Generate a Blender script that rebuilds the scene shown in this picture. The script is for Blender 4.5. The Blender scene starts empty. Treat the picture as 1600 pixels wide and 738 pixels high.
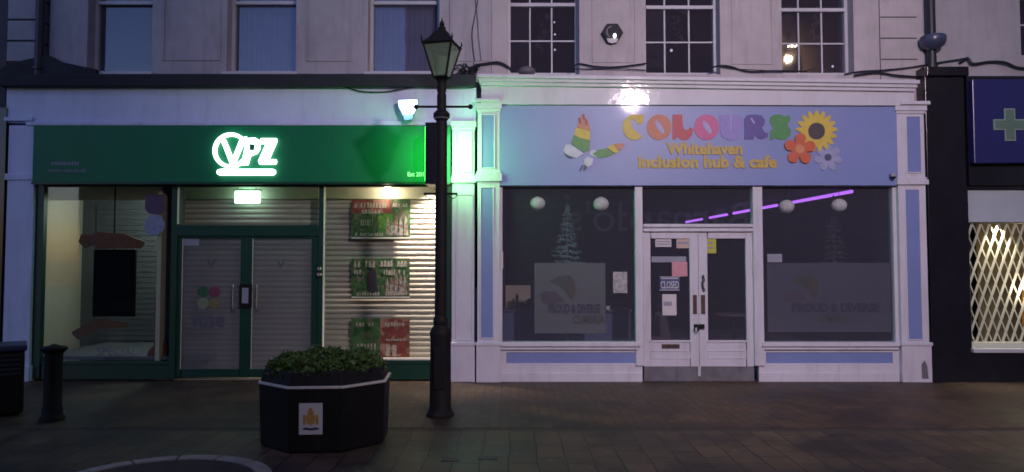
import bpy, math, random
from mathutils import Vector
random.seed(7)
SC = bpy.context.scene
COL = SC.collection
rad = math.radians
# ------------------------------------------------------------------ camera
F = 1142.0; TILT = math.atan(50/F)
cd = bpy.data.cameras.new('camera'); cam = bpy.data.objects.new('camera', cd); COL.objects.link(cam)
cam.location = (0,0,1.6); cam.rotation_euler = (math.pi/2+TILT,0,0)
cd.sensor_width = 36; cd.lens = F/1600*36; cd.clip_end = 500; cd.clip_start = 0.05
SC.camera = cam
# ------------------------------------------------------------------ world (late dusk)
W = bpy.data.worlds.new('World'); SC.world = W; W.use_nodes = True
wn = W.node_tree; sky = wn.nodes.new('ShaderNodeTexSky'); sky.sky_type = 'NISHITA'
sky.sun_disc = False; sky.sun_elevation = rad(-4); sky.sun_rotation = rad(200); sky.ozone_density = 2.2
bg = wn.nodes['Background']; wn.links.new(sky.outputs[0], bg.inputs[0]); bg.inputs[1].default_value = 13
def lamp(name, kind, loc, energy, color, parent=None, size=.1, target=None, spot=None, blend=.5):
    d = bpy.data.lights.new(name, kind); d.energy = energy; d.color = color
    if kind == 'SUN': d.angle = size
    elif kind == 'AREA': d.size = size
    else: d.shadow_soft_size = size
    o = bpy.data.objects.new(name, d); COL.objects.link(o); o.location = loc
    if target is not None:
        o.rotation_euler = (Vector(target)-Vector(loc)).to_track_quat('-Z','Y').to_euler()
    if spot: d.spot_size = rad(spot); d.spot_blend = blend
    if parent:
        o.parent = parent; o.location = Vector(loc)-Vector(parent.location)
    return o
lamp('dusk_sun','SUN',(0,-20,30),0.03,(1,.8,.7),size=rad(10),target=(3,10,3))
# the two street lights across the square that light the fronts
KEY = (3.57,-1.0,6.7)
lamp('street_light_beam','SPOT',(KEY[0],KEY[1]+.05,KEY[2]-.12),3800,(1,.79,.89),size=.20,target=(3.0,10.4,3.4),spot=80,blend=1)
SC.view_settings.view_transform = 'Standard'; SC.view_settings.look = 'None'
SC.view_settings.exposure = 0; SC.view_settings.gamma = 1
SC.render.engine = 'CYCLES'
SC.cycles.use_denoising = True; SC.cycles.max_bounces = 6; SC.cycles.sample_clamp_indirect = 3
SC.cycles.transparent_max_bounces = 12; SC.cycles.filter_width = 1.7

# ------------------------------------------------------------------ helpers
def P(px, py, Y):
    u=(px-800)/F; v=(369-py)/F
    dy = math.cos(TILT)-v*math.sin(TILT); dz = math.sin(TILT)+v*math.cos(TILT)
    return (u*Y/dy, Y, 1.6+dz*Y/dy)
def R(x0,y0,x1,y1,Y):
    ym=(y0+y1)/2; xm=(x0+x1)/2
    return P(x0,ym,Y)[0], P(x1,ym,Y)[0], P(xm,y1,Y)[2], P(xm,y0,Y)[2]
class MB:
    def __init__(s): s.v=[]; s.f=[]
    def add(s, vs, fs):
        b=len(s.v); s.v+= [tuple(v) for v in vs]; s.f += [tuple(i+b for i in f) for f in fs]; return s
    def box(s,x0,x1,y0,y1,z0,z1):
        if x0>x1:x0,x1=x1,x0
        if y0>y1:y0,y1=y1,y0
        if z0>z1:z0,z1=z1,z0
        return s.add([(x0,y0,z0),(x1,y0,z0),(x1,y1,z0),(x0,y1,z0),(x0,y0,z1),(x1,y0,z1),(x1,y1,z1),(x0,y1,z1)],
          [(0,3,2,1),(4,5,6,7),(0,1,5,4),(1,2,6,5),(2,3,7,6),(3,0,4,7)])
    def pb(s,x0,y0,x1,y1,Yf,Yb):           # box whose front face covers the measured rectangle at depth Yf
        a,b,c,d = R(x0,y0,x1,y1,Yf); return s.box(a,b,Yf,Yb,c,d)
    def prism(s, pts, y0, y1):             # polygon in (x,z), extruded along y
        n=len(pts); A=sum(pts[i][0]*pts[(i+1)%n][1]-pts[(i+1)%n][0]*pts[i][1] for i in range(n))
        if A<0: pts=pts[::-1]
        return s.add([(x,y0,z) for x,z in pts]+[(x,y1,z) for x,z in pts],
          [tuple(range(n)), tuple(range(2*n-1,n-1,-1))]+[(i,n+i,n+(i+1)%n,(i+1)%n) for i in range(n)])
    def pp(s, pts, Yf, Yb):                # prism from measured outline
        return s.prism([(P(x,y,Yf)[0],P(x,y,Yf)[2]) for x,y in pts],Yf,Yb)
    def prism_x(s, prof, x0, x1):          # profile in (y,z) swept along x
        n=len(prof)
        return s.add([(x0,y,z) for y,z in prof]+[(x1,y,z) for y,z in prof],
          [tuple(range(n)), tuple(range(2*n-1,n-1,-1))]+[(i,n+i,n+(i+1)%n,(i+1)%n) for i in range(n)])
    def prism_z(s, pts, z0, z1):
        n=len(pts)
        return s.add([(x,y,z0) for x,y in pts]+[(x,y,z1) for x,y in pts],
          [tuple(range(n-1,-1,-1)), tuple(range(n,2*n))]+[(i,(i+1)%n,n+(i+1)%n,n+i) for i in range(n)])
    def tube(s, pts, r, n=8):
        rs = r if isinstance(r,(list,tuple)) else [r]*len(pts)
        vs=[];fs=[]
        for i,p in enumerate(pts):
            p=Vector(p); a=Vector(pts[max(0,i-1)]); b=Vector(pts[min(len(pts)-1,i+1)])
            t=(b-a).normalized(); up=Vector((0,0,1)) if abs(t.z)<.9 else Vector((1,0,0))
            u=t.cross(up).normalized(); w=t.cross(u)
            for k in range(n):
                an=2*math.pi*k/n; vs.append(p+rs[i]*(math.cos(an)*u+math.sin(an)*w))
        for i in range(len(pts)-1):
            for k in range(n):
                fs.append((i*n+k,i*n+(k+1)%n,(i+1)*n+(k+1)%n,(i+1)*n+k))
        fs.append(tuple(range(n-1,-1,-1))); m=(len(pts)-1)*n; fs.append(tuple(range(m,m+n)))
        return s.add(vs,fs)
    def lathe(s, prof, cx, cy, n=24, cz=0, rot=0):
        vs=[];fs=[]
        for r,z in prof:
            for k in range(n):
                a=2*math.pi*k/n+rot; vs.append((cx+r*math.cos(a),cy+r*math.sin(a),cz+z))
        for i in range(len(prof)-1):
            for k in range(n):
                fs.append((i*n+k,i*n+(k+1)%n,(i+1)*n+(k+1)%n,(i+1)*n+k))
        fs.append(tuple(range(n-1,-1,-1))); m=(len(prof)-1)*n; fs.append(tuple(range(m,m+n)))
        return s.add(vs,fs)
    def ball(s,c,r,n=12,sq=1):
        prof=[(max(1e-4,r*math.sin(math.pi*i/n)),-r*sq*math.cos(math.pi*i/n)) for i in range(n+1)]
        return s.lathe(prof,c[0],c[1],n*2,c[2])
    def text(s, txt, x0,y0,x1,y1, Y, depth=.006, offset=0, shear=0, mirror=False, world=None):
        c=bpy.data.curves.new('tmp','FONT'); c.body=txt; c.offset=offset; c.shear=shear; c.extrude=.5; c.resolution_u=3
        o=bpy.data.objects.new('tmp',c); m=bpy.data.meshes.new_from_object(o)
        vs=[v.co.copy() for v in m.vertices]; fs=[tuple(p.vertices) for p in m.polygons]
        bpy.data.objects.remove(o); bpy.data.curves.remove(c); bpy.data.meshes.remove(m)
        mx=min(v.x for v in vs);Mx=max(v.x for v in vs);my=min(v.y for v in vs);My=max(v.y for v in vs)
        a,b,c_,d = world if world else R(x0,y0,x1,y1,Y)
        out=[]
        for v in vs:
            fx=(v.x-mx)/(Mx-mx); 
            if mirror: fx=1-fx
            yy = (Y - (v.z)*depth) if not mirror else (Y+v.z*depth)
            out.append((a+fx*(b-a), yy, c_+(v.y-my)/(My-my)*(d-c_)))
        return s.add(out,fs)
    def obj(s,name,m,parent=None,bev=0,smooth=False,label=None):
        off=Vector((0,0,0))
        if parent is not None:
            q=parent
            while q is not None: off+=Vector(q.location); q=q.parent
        else:
            xs=[v[0] for v in s.v]; ys=[v[1] for v in s.v]; zs=[v[2] for v in s.v]
            off=Vector(((min(xs)+max(xs))/2,(min(ys)+max(ys))/2,min(zs)))
        me=bpy.data.meshes.new(name); me.from_pydata([tuple(Vector(v)-off) for v in s.v],[],s.f); me.update()
        me.materials.append(m)
        if smooth:
            for p in me.polygons: p.use_smooth=True
            try: me.set_sharp_from_angle(angle=rad(40))
            except Exception: pass
        o=bpy.data.objects.new(name,me); COL.objects.link(o)
        if parent is not None: o.parent=parent
        else: o.location=off
        if bev:
            b=o.modifiers.new('bevel','BEVEL'); b.width=bev; b.segments=2; b.limit_method='ANGLE'
        if label: o['label']=label
        return o
def tag(o,label,cat,group=None):
    o['label']=label; o['category']=cat
    if group: o['group']=group
    return o
def struct(o,label=None):
    o['kind']='structure'
    if label: o['label']=label
    return o
def thing(name,label,cat,loc,group=None):
    o=bpy.data.objects.new(name,None); COL.objects.link(o); o.location=loc; o.empty_display_size=.2
    return tag(o,label,cat,group)
# materials ---------------------------------------------------------------
def mat(name,col,rough=.6,metal=0,spec=.5,var=.12,scale=3,bump=0,bscale=40,emit=None,estr=0,coat=0,alpha=1,dirt=None):
    m=bpy.data.materials.new(name); m.use_nodes=True; nt=m.node_tree; b=nt.nodes['Principled BSDF']
    b.inputs['Roughness'].default_value=rough; b.inputs['Metallic'].default_value=metal
    b.inputs['Specular IOR Level'].default_value=spec; b.inputs['Coat Weight'].default_value=coat; b.inputs['Coat Roughness'].default_value=.07
    tc=nt.nodes.new('ShaderNodeTexCoord')
    c=tuple(col)+(1,)
    if var>0:
        n=nt.nodes.new('ShaderNodeTexNoise'); n.inputs['Scale'].default_value=scale; n.inputs['Detail'].default_value=8; n.inputs['Roughness'].default_value=.65
        nt.links.new(tc.outputs['Object'],n.inputs['Vector'])
        r=nt.nodes.new('ShaderNodeValToRGB'); r.color_ramp.elements[0].position=.3; r.color_ramp.elements[1].position=.7
        r.color_ramp.elements[0].color=tuple(x*(1-var) for x in col)+(1,)
        r.color_ramp.elements[1].color=tuple(min(1,x*(1+var)) for x in col)+(1,)
        nt.links.new(n.outputs[0],r.inputs[0]); out=r.outputs[0]
        if dirt:   # streaky grime: colour, amount
            mp=nt.nodes.new('ShaderNodeMapping'); mp.inputs['Scale'].default_value=(3.2,3.2,.5)
            nt.links.new(tc.outputs['Object'],mp.inputs[0])
            n2=nt.nodes.new('ShaderNodeTexNoise'); n2.inputs['Scale'].default_value=2.2; n2.inputs['Detail'].default_value=10; n2.inputs['Roughness'].default_value=.7
            nt.links.new(mp.outputs[0],n2.inputs['Vector'])
            r2=nt.nodes.new('ShaderNodeValToRGB'); r2.color_ramp.elements[0].position=.5; r2.color_ramp.elements[1].position=.78
            r2.color_ramp.elements[1].color=(dirt[1],)*3+(1,)
            nt.links.new(n2.outputs[0],r2.inputs[0])
            mx=nt.nodes.new('ShaderNodeMix'); mx.data_type='RGBA'; nt.links.new(r2.outputs[0],mx.inputs[0]); nt.links.new(out,mx.inputs[6]); mx.inputs[7].default_value=tuple(dirt[0])+(1,)
            out=mx.outputs[2]
        nt.links.new(out,b.inputs['Base Color'])
    else: b.inputs['Base Color'].default_value=c
    if bump:
        n3=nt.nodes.new('ShaderNodeTexNoise'); n3.inputs['Scale'].default_value=bscale; n3.inputs['Detail'].default_value=4
        nt.links.new(tc.outputs['Object'],n3.inputs['Vector'])
        bp=nt.nodes.new('ShaderNodeBump'); bp.inputs['Strength'].default_value=bump; bp.inputs['Distance'].default_value=.01
        nt.links.new(n3.outputs[0],bp.inputs['Height']); nt.links.new(bp.outputs[0],b.inputs['Normal'])
        if coat: nt.links.new(bp.outputs[0],b.inputs['Coat Normal'])
    if emit:
        b.inputs['Emission Color'].default_value=tuple(emit)+(1,); b.inputs['Emission Strength'].default_value=estr
    b.inputs['Alpha'].default_value=alpha
    return m
def glassmat(name,refl=.08,tint=(1,1,1),rough=.02,haze=0,hazecol=(.5,.5,.5)):
    m=bpy.data.materials.new(name); m.use_nodes=True; nt=m.node_tree; nt.nodes.clear()
    o=nt.nodes.new('ShaderNodeOutputMaterial'); t=nt.nodes.new('ShaderNodeBsdfTransparent'); t.inputs[0].default_value=tuple(tint)+(1,)
    g=nt.nodes.new('ShaderNodeBsdfGlossy'); g.inputs['Roughness'].default_value=rough
    tc=nt.nodes.new('ShaderNodeTexCoord'); n=nt.nodes.new('ShaderNodeTexNoise'); n.inputs['Scale'].default_value=1.3
    nt.links.new(tc.outputs['Object'],n.inputs['Vector'])
    bp=nt.nodes.new('ShaderNodeBump'); bp.inputs['Strength'].default_value=.08; bp.inputs['Distance'].default_value=.02
    nt.links.new(n.outputs[0],bp.inputs['Height']); nt.links.new(bp.outputs[0],g.inputs['Normal'])
    mx=nt.nodes.new('ShaderNodeMixShader'); mx.inputs[0].default_value=refl
    a=t.outputs[0]
    if haze:
        d=nt.nodes.new('ShaderNodeBsdfDiffuse'); d.inputs[0].default_value=tuple(hazecol)+(1,)
        m2=nt.nodes.new('ShaderNodeMixShader'); m2.inputs[0].default_value=haze
        nt.links.new(a,m2.inputs[1]); nt.links.new(d.outputs[0],m2.inputs[2]); a=m2.outputs[0]
    nt.links.new(a,mx.inputs[1]); nt.links.new(g.outputs[0],mx.inputs[2]); nt.links.new(mx.outputs[0],o.inputs[0])
    return m
def paver(name,c1,c2,mortar,bw,bh,rot=0,rough=.55):
    m=bpy.data.materials.new(name); m.use_nodes=True; nt=m.node_tree; b=nt.nodes['Principled BSDF']; b.inputs['Roughness'].default_value=rough
    tc=nt.nodes.new('ShaderNodeTexCoord'); mp=nt.nodes.new('ShaderNodeMapping'); mp.inputs['Rotation'].default_value=(0,0,rot)
    nt.links.new(tc.outputs['Object'],mp.inputs[0])
    # slight wander so that joints are not ruler straight
    wn_=nt.nodes.new('ShaderNodeTexNoise'); wn_.inputs['Scale'].default_value=1.7; nt.links.new(mp.outputs[0],wn_.inputs['Vector'])
    vm=nt.nodes.new('ShaderNodeVectorMath'); vm.operation='SCALE'; vm.inputs[3].default_value=.05; nt.links.new(wn_.outputs['Color'],vm.inputs[0])
    va=nt.nodes.new('ShaderNodeVectorMath'); va.operation='ADD'; nt.links.new(mp.outputs[0],va.inputs[0]); nt.links.new(vm.outputs[0],va.inputs[1])
    br=nt.nodes.new('ShaderNodeTexBrick'); br.inputs['Scale'].default_value=1; br.inputs['Brick Width'].default_value=bw; br.inputs['Row Height'].default_value=bh
    br.inputs['Mortar Size'].default_value=.007; br.inputs['Mortar Smooth'].default_value=.3
    br.inputs['Color1'].default_value=tuple(c1)+(1,); br.inputs['Color2'].default_value=tuple(c2)+(1,); br.inputs['Mortar'].default_value=tuple(mortar)+(1,)
    nt.links.new(va.outputs[0],br.inputs['Vector'])
    n=nt.nodes.new('ShaderNodeTexNoise'); n.inputs['Scale'].default_value=1.1; n.inputs['Detail'].default_value=10; n.inputs['Roughness'].default_value=.7
    nt.links.new(tc.outputs['Object'],n.inputs['Vector'])
    r=nt.nodes.new('ShaderNodeValToRGB'); r.color_ramp.elements[0].position=.3; r.color_ramp.elements[0].color=(.5,.5,.5,1); r.color_ramp.elements[1].position=.72; r.color_ramp.elements[1].color=(1.25,1.2,1.15,1)
    nt.links.new(n.outputs[0],r.inputs[0])
    mx=nt.nodes.new('ShaderNodeMix'); mx.data_type='RGBA'; mx.blend_type='MULTIPLY'; mx.inputs[0].default_value=1
    nt.links.new(br.outputs[0],mx.inputs[6]); nt.links.new(r.outputs[0],mx.inputs[7])
    vo=nt.nodes.new('ShaderNodeTexVoronoi'); vo.inputs['Scale'].default_value=3.1; nt.links.new(tc.outputs['Object'],vo.inputs['Vector'])
    rg=nt.nodes.new('ShaderNodeValToRGB'); rg.color_ramp.elements[0].position=.05; rg.color_ramp.elements[0].color=(.8,.8,.8,1); rg.color_ramp.elements[1].position=.09; rg.color_ramp.elements[1].color=(0,0,0,1)
    nt.links.new(vo.outputs['Distance'],rg.inputs[0])
    mg=nt.nodes.new('ShaderNodeMix'); mg.data_type='RGBA'; nt.links.new(rg.outputs[0],mg.inputs[0]); nt.links.new(mx.outputs[2],mg.inputs[6]); mg.inputs[7].default_value=(.13,.115,.10,1)
    ns=nt.nodes.new('ShaderNodeTexNoise'); ns.inputs['Scale'].default_value=.55; ns.inputs['Detail'].default_value=12; ns.inputs['Roughness'].default_value=.62; nt.links.new(tc.outputs['Object'],ns.inputs['Vector'])
    rs=nt.nodes.new('ShaderNodeValToRGB'); rs.color_ramp.elements[0].position=.44; rs.color_ramp.elements[0].color=(.55,.55,.58,1); rs.color_ramp.elements[1].position=.56; rs.color_ramp.elements[1].color=(1.1,1.05,1,1)
    nt.links.new(ns.outputs[0],rs.inputs[0])
    ms=nt.nodes.new('ShaderNodeMix'); ms.data_type='RGBA'; ms.blend_type='MULTIPLY'; ms.inputs[0].default_value=1
    nt.links.new(mg.outputs[2],ms.inputs[6]); nt.links.new(rs.outputs[0],ms.inputs[7]); nt.links.new(ms.outputs[2],b.inputs['Base Color'])
    n4=nt.nodes.new('ShaderNodeTexNoise'); n4.inputs['Scale'].default_value=45; n4.inputs['Detail'].default_value=3; nt.links.new(tc.outputs['Object'],n4.inputs['Vector'])
    ad=nt.nodes.new('ShaderNodeMath'); ad.operation='MULTIPLY_ADD'; ad.inputs[1].default_value=-1; nt.links.new(br.outputs[1],ad.inputs[0])
    ml=nt.nodes.new('ShaderNodeMath'); ml.operation='MULTIPLY'; ml.inputs[1].default_value=.5; nt.links.new(n4.outputs[0],ml.inputs[0]); nt.links.new(ml.outputs[0],ad.inputs[2])
    bp=nt.nodes.new('ShaderNodeBump'); bp.inputs['Strength'].default_value=.6; bp.inputs['Distance'].default_value=.006
    nt.links.new(ad.outputs[0],bp.inputs['Height']); nt.links.new(bp.outputs[0],b.inputs['Normal'])
    mr=nt.nodes.new('ShaderNodeMapRange'); mr.inputs[1].default_value=.3; mr.inputs[2].default_value=.7; mr.inputs[3].default_value=rough-.12; mr.inputs[4].default_value=rough+.18
    nt.links.new(n.outputs[0],mr.inputs[0]); nt.links.new(mr.outputs[0],b.inputs['Roughness'])
    return m
M={}
def printmat(name,cols,scale=22,rough=.5):
    m=bpy.data.materials.new(name); m.use_nodes=True; nt=m.node_tree; b=nt.nodes['Principled BSDF']; b.inputs['Roughness'].default_value=rough
    tc=nt.nodes.new('ShaderNodeTexCoord'); n=nt.nodes.new('ShaderNodeTexNoise'); n.inputs['Scale'].default_value=9; n.inputs['Detail'].default_value=3
    nt.links.new(tc.outputs['Object'],n.inputs['Vector'])
    vm=nt.nodes.new('ShaderNodeVectorMath'); vm.operation='SCALE'; vm.inputs[3].default_value=.10; nt.links.new(n.outputs['Color'],vm.inputs[0])
    va=nt.nodes.new('ShaderNodeVectorMath'); va.operation='ADD'; nt.links.new(tc.outputs['Object'],va.inputs[0]); nt.links.new(vm.outputs[0],va.inputs[1])
    v=nt.nodes.new('ShaderNodeTexVoronoi'); v.feature='SMOOTH_F1'; v.inputs['Smoothness'].default_value=.25; v.inputs['Scale'].default_value=scale; nt.links.new(va.outputs[0],v.inputs['Vector'])
    sp=nt.nodes.new('ShaderNodeSeparateColor'); nt.links.new(v.outputs['Color'],sp.inputs[0])
    r=nt.nodes.new('ShaderNodeValToRGB'); k=len(cols)
    while len(r.color_ramp.elements)<k: r.color_ramp.elements.new(.5)
    for i,c in enumerate(cols): r.color_ramp.elements[i].position=.15+.7*i/(k-1); r.color_ramp.elements[i].color=tuple(c)+(1,)
    nt.links.new(sp.outputs[0],r.inputs[0]); nt.links.new(r.outputs[0],b.inputs['Base Color']); return m
M['stucco']=mat('stucco',(.44,.405,.41),.8,var=.12,scale=2,bump=.25,bscale=60,dirt=((.17,.16,.155),.45))
M['stucco_left']=mat('stucco_left',(.38,.365,.39),.8,var=.12,scale=2,bump=.25,bscale=60,dirt=((.13,.13,.13),.45))
M['stucco_far']=mat('stucco_far',(.33,.32,.34),.8,var=.1,scale=2,bump=.25,bscale=60,dirt=((.14,.14,.14),.4))
M['quoin']=mat('quoin',(.33,.33,.36),.8,var=.12,bump=.3,bscale=50,dirt=((.15,.15,.15),.4))
M['joint']=mat('joint',(.05,.05,.055),.9)
M['white_paint']=mat('white_paint',(.54,.53,.60),.42,var=.06,scale=2,bump=.12,bscale=14,coat=.25,dirt=((.27,.25,.25),.5))
M['cornice_paint']=mat('cornice_paint',(.54,.53,.59),.5,var=.06,scale=2,bump=.22,bscale=7,coat=.35,dirt=((.33,.3,.28),.35))
M['lilac_white']=mat('lilac_white',(.60,.65,.84),.55,var=.08,scale=1.5,bump=.1,bscale=30,dirt=((.3,.33,.42),.5))
M['sash_white']=mat('sash_white',(.5,.5,.53),.5,var=.1,dirt=((.25,.25,.25),.3))
M['blue_panel']=mat('blue_panel',(.16,.21,.44),.5,var=.06,scale=2,bump=.05)
M['sign_blue']=mat('sign_blue',(.185,.24,.48),.42,var=.05,scale=1.2,bump=.04,bscale=5,coat=.1)
M['green_fascia']=mat('green_fascia',(.006,.15,.062),.45,spec=.3,var=.06,scale=1.5,bump=.03,bscale=6)
M['green_frame']=mat('green_frame',(.005,.042,.024),.4,var=.1)
M['dark_lead']=mat('dark_lead',(.018,.02,.026),.8,var=.3,bump=.4,bscale=25)
M['black_iron']=mat('black_iron',(.009,.009,.010),.65,spec=.2,var=.25,scale=9,bump=.25,bscale=50)
M['pipe_black']=mat('pipe_black',(.012,.013,.02),.45,var=.2,scale=9)
M['black_gloss']=mat('black_gloss',(.012,.012,.018),.22,var=.2,scale=2,bump=.05,bscale=5)
M['planter_black']=mat('planter_black',(.007,.007,.008),.6,spec=.25,dirt=((.022,.019,.016),.6),var=.35,scale=6,bump=.12,bscale=30)
M['steel_band']=mat('steel_band',(.7,.68,.62),.35,metal=.2,var=.2,scale=12)
M['glass']=glassmat('glass',.07,(.93,.94,.96),haze=.045,hazecol=(.50,.50,.66))  # diffuse haze here and upstairs stands in for the reflected veil
M['glass_up']=glassmat('glass_up',.065,(.7,.72,.8),haze=.09,hazecol=(.46,.43,.50))
M['glass_dark']=glassmat('glass_dark',.07,(.8,.8,.88),haze=.05,hazecol=(.42,.38,.48))
M['glass_vape']=glassmat('glass_vape',.05,(.92,.95,.92))
M['glass_frost']=glassmat('glass_frost',.05,(.80,.80,.80),haze=.22,hazecol=(.36,.37,.38))
M['lantern_glass']=glassmat('lantern_glass',.10,(.72,.82,.70),rough=.15,haze=.16,hazecol=(.5,.66,.5))
M['dark_room']=mat('dark_room',(.035,.033,.05),.8,var=.3,scale=1)
M['cafe_room']=mat('cafe_room',(.09,.08,.12),.8,var=.4,scale=.8)
M['curtain']=mat('curtain',(.30,.32,.42),.9,var=.15,scale=6)
M['cream_in']=mat('cream_in',(.5,.47,.38),.7,var=.06)
M['grey_in']=mat('grey_in',(.12,.13,.16),.7,var=.15,scale=1)
M['shutter']=mat('shutter',(.43,.385,.36),.42,var=.08,scale=3)
M['screen']=mat('screen',(.004,.004,.007),.6,spec=.1)
M['ribbon']=mat('ribbon',(.15,.05,.025),.45,var=.3,scale=10)
M['paper']=mat('paper',(.55,.53,.54),.7,var=.08,scale=12)
M['paper_grey']=mat('paper_grey',(.25,.26,.32),.6,var=.1,scale=12)
M['ink']=mat('ink',(.08,.08,.11),.7)
M['pink']=mat('pink',(.55,.26,.30),.7,var=.1,scale=12)
M['yellow_note']=mat('yellow_note',(.42,.42,.05),.6,var=.15,scale=20)
M['closed_blue']=mat('closed_blue',(.05,.075,.20),.6,var=.1)
M['lantern_paper']=mat('lantern_paper',(.85,.85,.78),.8,var=.18,scale=22)
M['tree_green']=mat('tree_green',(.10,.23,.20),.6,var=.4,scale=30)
M['tree_tip']=mat('tree_tip',(.42,.42,.38),.6,var=.4,scale=40)
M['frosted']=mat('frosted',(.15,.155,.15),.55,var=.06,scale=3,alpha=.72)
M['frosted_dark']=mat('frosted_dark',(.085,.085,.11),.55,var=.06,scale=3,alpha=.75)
M['cable']=mat('cable',(.012,.012,.014),.6)
M['soil']=mat('soil',(.03,.022,.016),.9,var=.4,scale=30,bump=.6)
M['leaf']=mat('leaf',(.06,.115,.022),.6,var=.65,scale=9)
M['leaf2']=mat('leaf2',(.04,.095,.016),.55,var=.4,scale=14)  # darker leaf copy, shade among the leaves put into its colour
M['gold']=mat('gold',(.45,.27,.06),.5,var=.4,scale=60)
M['step']=mat('step',(.13,.13,.15),.7,var=.25,scale=5,bump=.3,dirt=((.05,.05,.05),.6))
M['stone_kerb']=mat('stone_kerb',(.34,.28,.24),.75,var=.25,scale=6,bump=.3,bscale=35)
M['earth']=mat('earth',(.05,.035,.028),.9,var=.35,scale=8,bump=.5)
M['channel']=mat('channel',(.03,.023,.018),.7,var=.3,scale=12,bump=.4)
M['cross']=mat('cross',(.10,.17,.13),.35,var=.1)
M['cross_edge']=mat('cross_edge',(.24,.34,.28),.35,var=.1)
M['chem_blue']=mat('chem_blue',(.018,.02,.11),.3,var=.1,scale=1,bump=.04,bscale=4)
M['blind']=mat('blind',(.62,.62,.78),.7,var=.06)
M['grille']=mat('grille',(.75,.71,.62),.4,var=.05)
M['brown_plate']=mat('brown_plate',(.09,.06,.05),.4,metal=.5,var=.3,scale=20)
M['brick_opp']=mat('brick_opp',(.12,.09,.08),.9,var=.2)
M['opp_trim']=mat('opp_trim',(.3,.3,.3),.9,var=.2)
M['bin_slats']=mat('bin_slats',(.02,.024,.05),.4,var=.2)
M['chrome']=mat('chrome',(.6,.6,.58),.25,metal=.9,var=.05)
def em(name,col,s): return mat(name,tuple(x*.6 for x in col),.5,var=0,emit=col,estr=s)
M['glow_white']=em('glow_white',(.82,1,.98),3.2)
M['glow_sign_soft']=em('glow_sign_soft',(.10,1,.14),14)
M['glow_exit']=em('glow_exit',(.72,1,.9),3.0)
M['glow_sign']=em('glow_sign',(.28,1,.35),38)
M['glow_flood']=em('glow_flood',(.85,.97,1),6)
M['glow_warm']=em('glow_warm',(1,.8,.55),25)
M['glow_street']=em('glow_street',(1,.84,.62),90)
M['glow_uv']=em('glow_uv',(.50,.15,.95),1.5)
M['glow_dim']=em('glow_dim',(.9,.85,1),.9)
M['paving_upper']=paver('paving_upper',(.088,.050,.028),(.056,.033,.020),(.030,.020,.013),.22,.11,rot=math.pi/2)
M['paving_lower']=paver('paving_lower',(.090,.063,.036),(.056,.040,.025),(.010,.008,.007),.40,.235,rot=math.pi/2)

# ------------------------------------------------------------------ ground
YF=10.4
YC=7.33                                         # drainage channel
struct(MB().box(-60,60,-45,60,-.12,-.004).obj('ground',M['earth']),'dark ground under the paving')
struct(MB().box(-60,60,-30,YC-.07,-.004,0).obj('street_paving',M['paving_lower']),'grey brown block paving of the square')
struct(MB().box(-60,60,YC+.07,13,-.004,0).obj('pavement',M['paving_upper']),'red brown block pavement in front of the shops')
mb=MB(); mb.box(-60,60,YC-.07,YC+.07,-.03,-.012)
for i in range(-24,25):
    mb.box(i*.5+.01,i*.5+.47,YC-.065,YC+.065,-.012,-.003)
struct(mb.obj('drain_channel',M['channel']),'dark drainage channel across the paving')
for (px,py,w_,d_) in ((762,716,.17,.11),(704,719,.15,.10)):
    u=P(px,py,6)
    Yg_=1.6*(math.cos(TILT)-(369-py)/F*math.sin(TILT))/-(math.sin(TILT)+(369-py)/F*math.cos(TILT)); X_=P(px,py,Yg_)[0]
    struct(MB().box(X_-w_/2,X_+w_/2,Yg_-d_/2,Yg_+d_/2,.001,.004).obj('paving_slab',mat('slab_%d'%px,(.035,.03,.028) if py>700 else (.10,.078,.055),.6,var=.4,scale=18,bump=.3)))
# round stone edging, lower left
cx,cy,Ro,Ri=-2.62,5.44,.82,.70
mb=MB(); N=14
for k in range(N):
    a0=2*math.pi*k/N+.012; a1=2*math.pi*(k+1)/N-.012; pts=[]
    for j in range(7): a=a0+(a1-a0)*j/6; pts.append((cx+Ro*math.cos(a),cy+Ro*math.sin(a)))
    for j in range(7): a=a1-(a1-a0)*j/6; pts.append((cx+Ri*math.cos(a),cy+Ri*math.sin(a)))
    mb.prism_z(pts,0.001,.022)
struct(mb.obj('kerb_ring',M['stone_kerb'],bev=.006),'round ring of pale kerb stones around brown earth')
struct(MB().prism_z([(cx+Ri*.99*math.cos(2*math.pi*k/40),cy+Ri*.99*math.sin(2*math.pi*k/40)) for k in range(40)],.001,.012).obj('earth_bed',M['earth']),'brown earth inside the kerb ring')

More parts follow.
